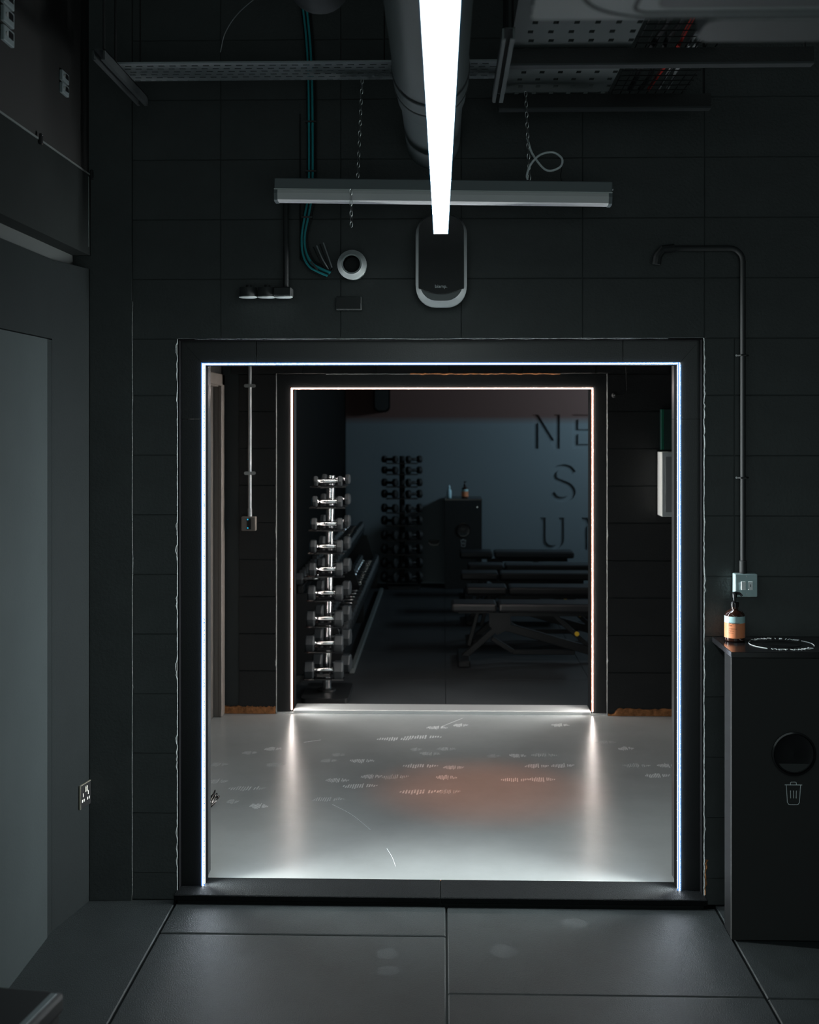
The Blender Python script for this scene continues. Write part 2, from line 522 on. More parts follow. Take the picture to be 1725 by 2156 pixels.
# floor of the front room: base and single mats
floor = obj('floor', MB().b(LX - .2, 2.6, -1.5, WB, -.06, -.02), 'mortar', kind='structure', label='dark floor under the rubber mats')
SX = [LX - .05, FL(371, 1899)[0], FL(940, 1905)[0], FL(1506, 1909)[0], 2.02, 2.6]
CUT = {0: 2.2, 1: FL(650, 1968)[1], 2: FL(1300, 2096)[1], 3: FL(1600, 1975)[1] - .45, 4: 3.3}
for k in range(5):
    ys = [WF - .03] + [CUT[k] - j for j in range(0, 6)]
    for a, b_ in zip(ys, ys[1:]):
        g = .0035 if a > 2.5 else .002
        y1 = a - g if a != ys[0] else a
        if k in (0, 3, 4) and a == ys[0]: y1 = WF + .005
        b2 = max(b_ + g, -1.5)
        if y1 < -1.45: continue
        dz = random.uniform(-.0015, .0015)
        x0 = SX[k] + .0035; x1 = SX[k + 1] - .0035
        m_ = MB().b(x0, x1, b2, y1, -.02, dz, bevel=.0035)
        obj('mat', m_, 'rubber_mat', floor)
# threshold mats, standing a little proud, with a shadow gap in front
xm = FL(928, 1875)[0]
thr = obj('threshold_base', MB().b(XL, XR, WF, 4.73, -.02, .0128), 'mortar', floor)
for a, b_ in ((XL - .005, xm - .001), (xm + .001, XR + .006)):
    obj('threshold_mat', MB().b(a, b_, WF - .045, 4.735, .013, .0355, bevel=.003), 'rubber_threshold', floor)
# faint dusty shoe marks on the mats
def ell(cx, cy, rx, ry, z, n=36, jag=.3):
    b_ = MB(); vs = [b_.bm.verts.new((cx + rx * math.cos(2 * PI * k / n) * random.uniform(1 - jag, 1), cy + ry * math.sin(2 * PI * k / n) * random.uniform(1 - jag, 1), z)) for k in range(n)]
    b_.bm.faces.new(vs); return b_
for (px, py, rx, ry) in ((815, 2010, .042, .05), (818, 2045, .045, .04), (1210, 1945, .055, .05), (1060, 2005, .05, .06)):
    x, y = FL(px, py); obj('dust_mark', ell(x, y, rx, ry, .0024), 'mat_dust', floor)

# left wall: lower boards, post at the corner, bulkhead over them
zg = 2.41
wall_left = obj('wall_left', MB().b(LX - .2, LX - .02, -1.5, WF, 0, 3.6), 'mortar', kind='structure', label='dark board wall beside the blockwork with a bulkhead above')
zd = WX(150, 722, 4.52)[1]
y93 = 1.37 * F / (932 - 93)
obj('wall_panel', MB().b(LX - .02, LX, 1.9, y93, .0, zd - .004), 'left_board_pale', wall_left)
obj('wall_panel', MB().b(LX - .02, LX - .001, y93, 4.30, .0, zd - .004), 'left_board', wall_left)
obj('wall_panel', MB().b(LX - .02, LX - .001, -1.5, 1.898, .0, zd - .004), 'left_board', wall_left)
obj('wall_panel', MB().b(LX - .02, LX, -1.5, 4.30, zd, zg - .05), 'left_board', wall_left)
obj('corner_panel', MB().prism([(LX - .02, 4.302), (LX - .001, 4.302), (-1.318, WF - .018), (LX - .02, WF - .018)], 0, zg - .05, 'XY'), 'left_board', wall_left)
obj('shadow_groove', MB().b(LX - .02, LX - .01, -1.5, WF - .02, zg - .05, zg), 'mortar', wall_left)
obj('bulkhead', MB().b(LX - .02, -1.315, -1.5, WF - .02, zg, 2.71), 'bulkhead_paint', wall_left)
obj('bulkhead', MB().b(LX - .02, -1.322, -1.5, WF - .02, 2.714, 3.58), 'black_ceiling', wall_left)
obj('edge_bead', MB().b(-1.3165, -1.3125, -1.5, 4.58, 2.708, 2.714), 'strut_grey', wall_left)
obj('edge_bead', MB().b(-1.319, -1.3135, 4.55, 4.555, zg + .03, 2.70), 'strut_grey', wall_left)
obj('wall_right', MB().b(2.6, 2.75, -1.5, WB, 0, 3.6), 'block_paint', kind='structure')
obj('ceiling', MB().b(LX - .2, 2.75, -1.5, WB, 3.6, 3.7), 'black_ceiling', kind='structure')

# corridor
floor_corridor = obj('floor_corridor', MB().b(-1.45, 1.75, 4.736, IW + .012, -.06, CZ), 'lino', kind='structure', label='grey sheet floor of the corridor between the two doorways')
obj('worn_edge', MB().tube([(ox0 + .01 + (ox1 - ox0 - .02) * k / 70, 4.7365 + random.uniform(-.001, .0015), CZ + .0010) for k in range(71)], .0028, 5), 'chip_orange', floor_corridor)
mb = MB().b(-1.45, -1.33, WB, 6.42, 0, 2.8).b(-1.45, -1.33, 7.40, IW + .02, 0, 2.8).b(-1.45, -1.33, 6.42, 7.40, 2.07, 2.8)
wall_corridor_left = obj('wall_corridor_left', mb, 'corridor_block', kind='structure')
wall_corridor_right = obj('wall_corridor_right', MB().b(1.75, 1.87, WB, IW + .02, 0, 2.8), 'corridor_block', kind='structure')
obj('ceiling_corridor', MB().b(-1.45, 1.87, WB, IW, 2.8, 2.9), 'black_ceiling', kind='structure')
mb = MB().b(-1.45, iXL, IW + .012, IB, 0, 2.9).b(iXR, 1.87, IW + .012, IB, 0, 2.9).b(iXL, iXR, IW + .012, IB, iZT, 2.9)
wall_inner = obj('wall_inner', mb, 'mortar', kind='structure', label='black blockwork wall with the far doorway to the gym')
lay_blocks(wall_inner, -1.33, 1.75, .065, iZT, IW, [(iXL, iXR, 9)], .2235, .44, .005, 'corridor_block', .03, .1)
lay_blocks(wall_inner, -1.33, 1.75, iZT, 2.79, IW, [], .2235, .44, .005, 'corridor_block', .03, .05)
for a, b_ in ((-1.32, iXL - .004), (iXR + .004, 1.74)):
    n = 40; bmx = MB(); up = []; dn = []
    for k in range(n + 1):
        x = a + (b_ - a) * k / n
        up.append(bmx.bm.verts.new((x, IW - .004 - random.uniform(0, .003), CZ + (.045 if a < 0 or x > iXR + .05 else .015) + random.uniform(-.007, .004))))
        dn.append(bmx.bm.verts.new((x, IW - .009, CZ + .002)))
    for k in range(n): bmx.bm.faces.new((dn[k], dn[k + 1], up[k + 1], up[k]))
    bk = [bmx.bm.verts.new((v.co.x, IW + .02, v.co.z)) for v in up]
    for k in range(n): bmx.bm.faces.new((up[k], up[k + 1], bk[k + 1], bk[k]))
    obj('exposed_brick_base', bmx, 'chip_orange', wall_inner)
ragged(wall_inner, iXL + .002, IW, .03, iZT, .004, .009, -1, burst=.02)
ragged(wall_inner, iXR - .002, IW, .03, iZT, .004, .009, 1, burst=.03)
pts = [(iXL + (iXR - iXL) * k / 80, IW - .001, iZT + random.uniform(-.0015, .0015)) for k in range(12, 36)]
obj('plaster_line', MB().tube(pts, .003, 5), 'chip', wall_inner)
xa, xb = WX(864, 0, IW)[0], WX(1180, 0, IW)[0]
pts = [(xa + (xb - xa) * k / 50, IW - .002, iZT + random.uniform(-.002, .002)) for k in range(51)]
obj('plaster_line', MB().tube(pts, [random.uniform(.0025, .005) for _ in pts], 5), 'chip_orange', wall_inner)
# door in the corridor's left wall
d1 = thing('door_1', 'taupe door and architrave in the corridor wall', None, (-1.33, 6.9, CZ), kind='structure')
obj('door_leaf', MB().b(-1.40, -1.365, 6.49, 7.33, CZ + .004, 2.0), 'taupe_dark', d1)
for y0, y1 in ((6.42, 6.49), (7.33, 7.40)):
    obj('door_frame', MB().b(-1.44, -1.335, y0, y1, CZ, 2.07), 'taupe', d1)
    obj('architrave', MB().b(-1.334, -1.312, y0 - .012, y1 + .012 if y1 > 7 else y1 - .01, CZ, 2.075, bevel=.005), 'taupe', d1)
obj('door_frame', MB().b(-1.44, -1.335, 6.49, 7.33, 2.0, 2.07), 'taupe', d1)
obj('architrave', MB().b(-1.334, -1.312, 6.41, 7.412, 2.005, 2.075, bevel=.005), 'taupe', d1)
# metal threshold under the far doorway
trim_3 = obj('trim_3', MB().b(ix0 + .012, ix1 - .012, IW + .013, IB - .06, -.02, CZ + .022, bevel=.004), 'aluminium', kind='structure', label='bright metal threshold strip under the far doorway')
obj('foot_trim', MB().b(iXL, ix0 + .01, IW + .012, IW + .02, -.01, CZ + .008), 'aluminium', trim_3)
obj('foot_trim', MB().b(ix1 - .01, iXR, IW + .012, IW + .02, -.01, CZ + .008), 'aluminium', trim_3)

# gym
floor_gym = obj('floor_gym', MB().b(-1.1, 3.2, IB - .06, GB, -.08, -.012), 'mortar', kind='structure', label='black rubber floor of the gym beyond the far doorway')
for i in range(-1, 4):
    for j in range(7):
        x0 = max(-1.08, i + .02 + .002); x1 = min(3.18, i + 1.02 - .002); y0 = IB - .06 + j; y1 = min(GB, y0 + 1)
        if x1 - x0 > .05 and y1 - y0 > .05:
            obj('mat', MB().b(x0, x1, y0 + .002, y1 - .002, -.012, random.uniform(-.001, .001)), 'gym_rubber', floor_gym)
zs2 = H
wall_gym_back = obj('wall_gym_back', MB().b(-1.2, 3.3, GB + .035, GB + .2, -.08, 3.0), 'gym_wall', kind='structure', label='blue grey gym wall with recessed letters')
obj('wall_gym_left', MB().b(-1.25, -1.08, IB, GB + .03, -.08, 3.0), 'gym_black', kind='structure')
obj('wall_lining', MB().b(-1.08, -1.06, IB, 8.95, 0, 2.98), 'gym_grey_dark', bpy.data.objects['wall_gym_left'])
obj('wall_gym_right', MB().b(3.2, 3.35, IB, GB + .03, -.08, 3.0), 'gym_wall', kind='structure')
obj('ceiling_gym', MB().b(-1.25, 3.35, IB, GB + .2, 3.0, 3.1), 'black_ceiling', kind='structure')
mb = MB().b(1.87, 3.35, IB - .1, IB, -.08, 3.0)
obj('wall_gym_front', mb, 'gym_black', kind='structure')
# recessed letters: a panel with holes in front of the wall
def letter_polys(ch, x, z, hgt):
    s = hgt / .36
    if ch == 'N':
        P = [(0, 0), (.055, 0), (.055, .27), (.205, 0), (.26, 0), (.26, .36), (.205, .36), (.205, .09), (.055, .36), (0, .36)]
        return [[(x + a * s * 1.1, z + b_ * s) for a, b_ in P]]
    if ch == 'E':
        P = [(0, 0), (.22, 0), (.22, .05), (.055, .05), (.055, .155), (.2, .155), (.2, .205), (.055, .205), (.055, .31), (.22, .31), (.22, .36), (0, .36)]
        return [[(x + a * s * 1.1, z + b_ * s) for a, b_ in P]]
    if ch == 'U':
        o_ = [(0, .36), (0, .12)] + [(.13 - .13 * math.cos(PI * k / 12), .12 - .12 * math.sin(PI * k / 12)) for k in range(1, 12)] + [(.26, .12), (.26, .36), (.205, .36), (.205, .12)]
        o_ += [(.13 + .075 * math.cos(PI * k / 12), .12 - .07 * math.sin(PI * k / 12)) for k in range(1, 12)] + [(.055, .12), (.055, .36)]
        return [[(x + a * s, z + b_ * s) for a, b_ in o_]]
    if ch == 'S':
        cl = [(.225, .285), (.19, .33), (.12, .345), (.055, .325), (.028, .27), (.05, .215), (.12, .185), (.19, .15), (.222, .095), (.195, .04), (.12, .015), (.05, .03), (.012, .08)]
        c3 = [(p.x, p.y) for p in bez([(a, b_, 0) for a, b_ in cl], 3)]
        L_, R_ = [], []
        for i, p in enumerate(c3):
            q0 = c3[max(0, i - 1)]; q1 = c3[min(len(c3) - 1, i + 1)]
            d = Vector((q1[0] - q0[0], q1[1] - q0[1])).normalized(); n = Vector((-d.y, d.x)) * .026
            L_.append((p[0] + n.x, p[1] + n.y)); R_.append((p[0] - n.x, p[1] - n.y))
        return [[(x + a * s, z + b_ * s) for a, b_ in L_ + R_[::-1]]]
def cut_panel(name, x0, x1, z0, z1, polys, y, thick, m, parent):
    cu = bpy.data.curves.new(name, 'CURVE'); cu.dimensions = '2D'; cu.fill_mode = 'BOTH'; cu.extrude = thick / 2
    for poly in [[(x0, z0), (x1, z0), (x1, z1), (x0, z1)]] + polys:
        s = cu.splines.new('POLY'); s.points.add(len(poly) - 1); s.use_cyclic_u = True
        for p, (a, b_) in zip(s.points, poly): p.co = (a, b_, 0, 1)
    o = bpy.data.objects.new(name, cu); COL.objects.link(o)
    dg = bpy.context.evaluated_depsgraph_get(); dg.update()
    me = bpy.data.meshes.new_from_object(o.evaluated_get(dg))
    bpy.data.objects.remove(o); bpy.data.curves.remove(cu)
    me.transform(Matrix.Translation((0, y + thick / 2, 0)) @ Matrix.Rotation(PI / 2, 4, 'X'))
    for p in me.polygons: p.use_smooth = False
    return obj(name, me, m, parent)
def LZ(px, py): return WX(px, py, GB)
polys = []
for ch, px, pyt, pyb in (('N', 1122, 873, 945), ('E', 1206, 873, 945), ('S', 1161, 980, 1055), ('U', 1139, 1090, 1158), ('N', 1226, 1090, 1158)):
    x, zt_ = LZ(px, pyt); _, zb_ = LZ(px, pyb)
    polys += letter_polys(ch, x, zb_, zt_ - zb_)
def light_cutoff_paint(name, lo, hi, z):
    """cut-off of the blue light painted into the colour: cool below, warm above"""
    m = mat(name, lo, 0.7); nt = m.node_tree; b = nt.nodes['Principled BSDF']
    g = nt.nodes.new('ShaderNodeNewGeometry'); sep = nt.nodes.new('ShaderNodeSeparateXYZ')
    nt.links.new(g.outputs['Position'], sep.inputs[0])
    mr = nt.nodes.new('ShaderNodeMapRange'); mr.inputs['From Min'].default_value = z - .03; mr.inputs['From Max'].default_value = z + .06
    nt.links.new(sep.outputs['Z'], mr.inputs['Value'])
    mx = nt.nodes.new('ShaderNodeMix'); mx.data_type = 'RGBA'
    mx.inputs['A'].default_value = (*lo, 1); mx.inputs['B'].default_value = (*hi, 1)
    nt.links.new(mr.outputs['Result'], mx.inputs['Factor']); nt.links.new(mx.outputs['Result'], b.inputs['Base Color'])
light_cutoff_paint('gym_light_cutoff', (0.185, 0.225, 0.25), (0.145, 0.078, 0.068), 1.79)  # warm band above the blue light's reach, put into the wall colour
wall_gym_back.data.materials[0] = MATS['gym_light_cutoff']
cut_panel('letter_panel', -1.075, 3.19, 0.0, 2.98, polys, GB + .013, .022, 'gym_light_cutoff', wall_gym_back)

# ------------------------------------------------------------------ ceiling strip light
wS = .043
yA, yB = wS * F / 75, wS * F / 29
xA, zA = WX(927.5, 0, yA); xB, zB = WX(928.5, 492, yB)
sl = (zB - zA) / (yB - yA); sx = (xB - xA) / (yB - yA)
y0s, y1s = -.35, yB
def SP(y): return xA + sx * (y - yA), zA + sl * (y - yA)
t = thing('linear_ceiling_light', 'long glowing white linear light hanging below the dark ceiling', 'light', (SP(2)[0], 2, SP(2)[1]))
def strip(mb, dx0, dx1, dz0, dz1, y0, y1):
    (xa_, za_), (xb_, zb_) = SP(y0), SP(y1)
    v = [mb.bm.verts.new(c) for c in ((xa_ + dx0, y0, za_ + dz0), (xa_ + dx1, y0, za_ + dz0), (xb_ + dx1, y1, zb_ + dz0), (xb_ + dx0, y1, zb_ + dz0),
                                      (xa_ + dx0, y0, za_ + dz1), (xa_ + dx1, y0, za_ + dz1), (xb_ + dx1, y1, zb_ + dz1), (xb_ + dx0, y1, zb_ + dz1))]
    for f in ((0, 1, 2, 3), (4, 5, 6, 7), (0, 1, 5, 4), (1, 2, 6, 5), (2, 3, 7, 6), (3, 0, 4, 7)): mb.bm.faces.new([v[i] for i in f])
    return mb
hw = wS / 2
obj('diffuser', strip(MB(), -hw, hw, 0, .0016, y0s, y1s), 'strip_glow', t)
obj('housing', strip(MB(), -hw - .0015, hw + .0015, .0016, .06, y0s, y1s), 'black_plastic', t)
obj('edge_fringe', strip(strip(MB(), -hw - .0016, -hw, -.0004, .0016, y0s, y1s), hw, hw + .0016, -.0004, .0016, y0s, y1s), 'strip_fringe', t)  # thin glowing rims imitating the blue lens fringe
for yy in (.6, 3.4):
    x, z = SP(yy); obj('suspension_wire', MB().tube([(x, yy, z + .058), (x, yy, 3.6)], .0012, 5), 'steel_wire', t)

# unlit batten
yb = 4.35
x0, zt_ = WX(580, 384, yb); x1, zt2 = WX(1287, 392, yb); _, zm = WX(580, 408, yb); _, zb_ = WX(580, 431, yb)
bt = thing('batten_light', 'unlit grey batten light with pale diffuser hung on chains', 'light', ((x0 + x1) / 2, yb, (zt_ + zb_) / 2), local=True)
hl = (x1 - x0) / 2; zc = (zt_ + zb_) / 2
bt.rotation_euler = (0, (zt_ - zt2) / (x1 - x0), 0)
u0, u1, um = zb_ - zc, zt_ - zc, zm - zc
obj('housing', MB().b(-hl, hl, -.035, .04, um, u1, bevel=.003), 'batten_body', bt)
mb = MB(); prof = [(-.033, um), (-.036, um - .012), (-.030, u0 + .004), (-.020, u0), (.02, u0), (.033, um)]
mb.prism(prof, -hl + .012, hl - .012, 'YZ')
obj('diffuser', mb, 'batten_diffuser', bt)
obj('rim', MB().b(-hl, hl, -.038, -.034, um - .001, um + .003), 'white_metal', bt)
for s in (-1, 1):
    mb = MB(); prof2 = [(a * 1.06, b_ - .002 if b_ < um else b_) for a, b_ in prof]
    a, b_ = (-hl, -hl + .012) if s < 0 else (hl - .012, hl)
    mb.prism(prof2, a, b_, 'YZ'); obj('end_cap', mb, 'batten_body', bt)
obj('screw', MB().lathe((hl, 0, (um + u1) / 2), [(.004, 0), (.004, .008)], 'X', 8), 'galv', bt)

LINK = None
def chain(label, p0, p1, n, group=None):
    global LINK
    if LINK is None:
        pts = [(.005 * math.cos(a) * (1 + 0.0), 0, .0115 * math.sin(a)) for a in [2 * PI * k / 14 for k in range(14)]]
        LINK = MB().tube(pts, .0013, 6, closed=True).mesh('link'); LINK.materials.append(MATS['steel_wire'])
    p0, p1 = Vector(p0), Vector(p1)
    t = thing('chain', label, 'chain', tuple(p0), local=True)
    d = p1 - p0; pitch = d.length / n
    q = Vector((0, 0, 1)).rotation_difference(d.normalized())
    for k in range(n):
        o = bpy.data.objects.new('link', LINK); COL.objects.link(o); o.parent = t
        o.location = d * ((k + .5) / n)
        o.rotation_mode = 'QUATERNION'
        o.rotation_quaternion = q @ Matrix.Rotation(PI / 2 * (k % 2) + .5, 3, 'Z').to_quaternion()
        o.scale = (1, 1, pitch / .019)
    return t
def W3(px, py, Y):
    x, z = WX(px, py, Y); return (x, Y, z)
chain('steel chain holding up the batten light near the cable bundle', W3(763, 165, 4.36), W3(753, 386, 4.36), 20)
chain('short loose steel chain end dangling in front of the batten light', W3(739, 398, 4.28), W3(740, 478, 4.28), 7)
chain('steel chain holding up the batten light beside the looped pale flex', W3(1106, 170, 4.36), W3(1116, 390, 4.36), 20)
pts = [W3(*p, y) for p, y in (((1110, 290), 4.37), ((1122, 325), 4.36), ((1150, 358), 4.34), ((1178, 353), 4.33), ((1184, 335), 4.34), ((1165, 321), 4.35), ((1138, 326), 4.34), ((1118, 346), 4.33), ((1110, 368), 4.34), ((1111, 378), 4.35))]
obj('looped_flex', MB().tube(bez(pts, 8), .004, 8), 'rocker', loc=pts[-1], label='pale flex looped above the batten light', cat='cable')
pts = [W3(*p, y) for p, y in (((1184, 350), 4.35), ((1181, 372), 4.36), ((1187, 392), 4.36))]
obj('thin_wire', MB().tube(bez(pts, 5), .0015, 5), 'cable_black', loc=pts[-1], label='thin dark wire dropping onto the batten light from the flex loop', cat='cable')

# speaker on the wall
x0, z0 = WX(875, 641, 4.45); x1, z1 = WX(984, 447, 4.45)
st = thing('wall_speaker', 'rounded grey wall speaker with black grille above the doorway', 'speaker', ((x0 + x1) / 2, WF, z0))
mb = MB()
o_ = rrect(x0, x1, z0, z1, .072, 8); i_ = rrect(x0 + .016, x1 - .016, z0 + .012, z1 - .016, .062, 8)
A = [mb.bm.verts.new((a, WF - .001, b_)) for a, b_ in o_]; B = [mb.bm.verts.new((a, 4.49, b_)) for a, b_ in o_]; C = [mb.bm.verts.new((a, 4.44, b_)) for a, b_ in i_]
mb.bridge(A, B); mb.bridge(B, C); mb.bm.faces.new(C); mb.bm.faces.new(A); mb.smooth = True
obj('shell', mb, 'speaker_shell', st)
gx0, gx1 = x0 + .012, x1 - .012
zg0 = WX(875, 607, 4.43)[1]
poly = [(gx0, zg0)] + [(gx0 + (gx1 - gx0) * k / 12, zg0 - .020 * math.sin(PI * k / 12)) for k in range(1, 12)] + [(gx1, zg0), (gx1, z1 - .07)]
poly += [(gx1 - .06 + .06 * math.cos(a), z1 - .07 + .055 * math.sin(a)) for a in [PI / 2 * k / 6 for k in range(1, 7)]]
poly += [(gx0 + .06 - .06 * math.sin(a), z1 - .07 + .055 * math.cos(a)) for a in [PI / 2 * k / 6 for k in range(0, 7)]]
gr = obj('grille', MB().prism(poly, 4.428, 4.46), 'speaker_grille', st)
for gx in (gx0, gx1): obj('grille_edge', MB().tube([(gx, 4.428, zg0), (gx, 4.428, z1 - .08)], .0012, 5), 'speaker_shell', st)
x, z = WX(929, 603, 4.427)
text_part([('biamp.', .017, TM((x, 4.4275, z)))], 'print_white', st, 'logo_lettering')

# round pipe end and junction box
x, z = WX(743, 560, 4.56)
pe = thing('pipe_end', 'pale grey round pipe collar open in the middle', 'pipe', (x, WF, z))
obj('collar', MB().lathe((x, 4.50, z), [(.031, 0), (.037, -.002), (.041, .006), (.048, .010), (.054, .018), (.054, .03), (.050, .04), (.050, .098)], 'Y', 32, cap=False), 'ring_grey', pe)
obj('bore', MB().lathe((x, 4.50, z), [(.031, .0), (.030, .05), (.0, .05)], 'Y', 32, cap=False), 'black_matt', pe)
x0, z0 = WX(708, 653, 4.58); x1, z1 = WX(762, 624, 4.58)
jb = thing('junction_box', 'flat black junction box painted like the wall below the pipe collar', 'box', ((x0 + x1) / 2, WF, z0))
obj('box_body', MB().b(x0, x1, 4.575, WF, z0, z1, bevel=.002), 'block_paint', jb)
obj('box_lid', MB().b(x0 + .003, x1 - .003, 4.570, 4.575, z0 + .003, z1 - .002, bevel=.001), 'conduit_black', jb)

# cable bundle
cb = thing('cable_bundle', 'bundle of teal and black data cables curving down the wall', 'cable', W3(690, 575, 4.57))
path = [(630, -60), (646, 40), (654, 150), (656, 300), (655, 400), (648, 450), (640, 495), (642, 530), (655, 556), (675, 568), (694, 576)]
for k in range(7):
    ox = (k - 3) * 2.6; dy = .006 * ((k * 5) % 3)
    pts = [W3(px + ox * (1 if py < 480 else .8), py + (0 if py < 520 else -ox * .9), 4.565 - dy) for px, py in path]
    obj('cable', MB().tube(bez(pts, 6), .0042, 7), 'cable_teal' if k in (1, 3, 4) else 'cable_black', cb)
for py in (257, 361, 458, 560):
    c = Vector(W3(655 if py < 420 else (647 if py < 500 else 662), py, 4.558))
    M = Matrix.Translation(c) @ Matrix.Rotation(0 if py < 500 else .9, 4, 'Y')
    obj('cable_tie', MB().b(-.02, .02, -.012, .012, -.003, .003, M=M), 'black_plastic', cb)
for k in range(4):
    pts = [W3(660 + 7 * k, 520 - 3 * k, 4.55), W3(672 + 7 * k, 545, 4.548), W3(690 + 3 * k, 572 - k * 3, 4.56)]
    obj('cable', MB().tube(bez(pts, 6), .0028, 6), 'cable_grey' if k % 2 else 'cable_black', cb)
pts = [W3(632, 240, 4.585), W3(632, 545, 4.585), W3(640, 552, 4.585)]
obj('thin_cable', MB().tube(pts, .002, 5), 'cable_black', loc=pts[-1], label='thin black cable clipped straight down beside the teal bundle', cat='cable')
pts = [W3(545, -10, 4.1), W3(500, 30, 4.1), W3(474, 70, 4.1), W3(464, 110, 4.1)]
obj('hanging_wire', MB().tube(bez(pts, 6), .0016, 5), 'cable_grey', loc=pts[0], label='single thin curved wire hanging from the ceiling void', cat='cable')

# three conduit boxes
for k, (px, lab) in enumerate(((524, 'round black conduit box at the far end of its row of three'), (563, 'middle one of three round black conduit boxes in a row'), (598, 'black conduit box with square lid and visible conduit, beside the cable bundle'))):
    x, z = WX(px, 617, 4.55)
    t = thing('conduit_box', lab, 'box', (x, WF, z), group='conduit boxes above the doorway')
    if k < 2: obj('box_body', MB().lathe((x, 4.535, z - .016), [(.030, 0), (.032, .003), (.032, .034)], 'Z', 20), 'conduit_black', t)
    else: obj('box_body', MB().b(x - .033, x + .033, 4.50, 4.57, z - .016, z + .018, bevel=.004), 'conduit_black', t)
    obj('box_rim', MB().lathe((x, 4.535, z - .020), [(.028, 0), (.034, .002), (.034, .005)], 'Z', 20), 'ring_grey', t)
    xo = WX(602, 0, 4.55)[0] if k == 2 else x
    obj('conduit', MB().tube([(xo, 4.55, z + .018), (xo, 4.55, z + (.33 if k == 2 else .03))], .0105, 10), 'conduit_black', t)
    obj('wall_bracket', MB().b(x - .012, x + .012, 4.56, WF, z - .008, z + .008), 'conduit_black', t)

# overhead pipe, duct, trays, struts
t = thing('overhead_pipe', 'large dark round pipe running along above the linear light into the wall', 'pipe', (-.035, 4.6, 2.83))
prof = [(.105, 0.0)]
for k in range(5): pass
prof = [(.11, 0), (.11, 2.55), (.113, 2.56), (.113, 2.60), (.11, 2.61), (.11, 2.70), (.114, 2.71), (.114, 2.75), (.109, 2.76), (.109, 2.9), (.105, 2.93), (.100, 2.94), (.100, 3.6)]
obj('pipe_run', MB().lathe((-.035, 1.0, 2.83), prof, 'Y', 40), 'pipe_paint', t)
for yy in (3.62, 3.74):
    obj('joint_band', MB().lathe((-.035, yy, 2.83), [(.112, 0), (.116, .002), (.116, .012), (.112, .014)], 'Y', 40, cap=False), 'duct_dark', t)
obj('pipe_hanger', MB().tube([(-.035, 2.6, 2.94), (-.035, 2.6, 3.6)], .004, 6), 'black_matt', t)
t = thing('flexible_duct', 'short dim ribbed duct end beside the large overhead pipe', 'duct', (-.36, 3.6, 3.1))
prof = [];
for k in range(18): prof += [(.085, k * .05), (.092, k * .05 + .025)]
obj('duct_run', MB().lathe((-.36, 2.75, 3.08), prof, 'Y', 28), 'duct_dark', t)
obj('duct_hanger', MB().tube([(-.36, 3.2, 3.17), (-.36, 3.2, 3.6)], .003, 6), 'black_matt', t)

def holed_tray(name, x0, x1, y0, y1, z, lip, rows, slot, gap, m, parent):
    """perforated sheet: strips and bridges between slots, with upturned lips"""
    b_ = MB(); th = .0015
    ph = (y1 - y0) / rows; sl_w = ph * .34
    for r in range(rows):
        ya = y0 + r * ph
        b_.b(x0, x1, ya, ya + ph - sl_w, z, z + th)
        x = x0 + (gap if r % 2 else gap + slot / 2)
        last = x0
        while x < x1 - slot:
            b_.b(last, x, ya + ph - sl_w, ya + ph, z, z + th); last = x + slot; x += slot + gap
        b_.b(last, x1, ya + ph - sl_w, ya + ph, z, z + th)
    b_.b(x0, x1, y0 - .0015, y0, z, z + lip).b(x0, x1, y1, y1 + .0015, z, z + lip)
    return obj(name, b_, m, parent)
t = thing('cable_tray', 'long perforated grey cable tray crossing under the ceiling behind the pipe', 'cable tray', (-.5, 4.25, 3.0))
xa = WX(235, 0, 4.25)[0]; xb = WX(1046, 0, 4.25)[0]
holed_tray('tray_bed', xa, xb, 4.15, 4.36, 3.0, .006, 6, .022, .016, 'tray_grey', t)
for x in (xa + .1, -.2):
    obj('hanger_rod', MB().tube([(x, 4.25, 3.0), (x, 4.25, 3.6)], .003, 6), 'black_matt', t)
# second tray on the other side with cables, on two black beams
t = thing('cable_tray', 'wide perforated cable tray resting on black beams beside the steel basket', 'cable tray', (.4, 4.1, 2.96))
holed_tray('tray_bed', .21, .585, 3.2, 4.40, 2.955, .03, 14, .016, .045, 'strut_grey', t)
for yy in (3.3, 4.3): obj('hanger_rod', MB().tube([(.4, yy, 2.957), (.4, yy, 3.6)], .003, 6), 'black_matt', t)
t = thing('wire_basket', 'dark wire basket tray packed with cables beside the perforated tray', 'basket', (.72, 4.0, 2.96))
b_ = MB()
for k in range(9): b_.tube([(.60 + k * .031, 3.1, 2.956), (.60 + k * .031, 4.42, 2.956)], .002, 5)
for k in range(22): b_.tube([(.595, 3.15 + k * .06, 2.953), (.855, 3.15 + k * .06, 2.953)], .002, 5)
obj('basket_mesh', b_, 'bench_steel', t)
obj('hanger_rod', MB().tube([(.72, 4.0, 2.956), (.72, 4.0, 3.6)], .003, 6), 'black_matt', t)
for k, (mname, xx, r, lab) in enumerate((('cable_red', .735, .006, 'red cable lying in the wire basket'), ('cable_grey', .765, .005, 'pale grey cable lying beside the red cable in the basket'),
                                      ('cable_grey', .79, .006, 'thick grey cable at the outer side of the basket'), ('cable_black', .66, .009, 'thick black cable at the inner side of the basket'), ('cable_black', .70, .008, 'black cable lying between the red cable and the thick black one'))):
    pts = [(xx + .006 * math.sin(j * 1.3 + k), 3.1 + j * .145, 2.958 + r + .004 * (j % 2)) for j in range(10)]
    obj('basket_cable', MB().tube(bez(pts, 4), r, 7), mname, loc=(xx, 3.8, 2.958), label=lab, cat='cable', group='cables in the basket')
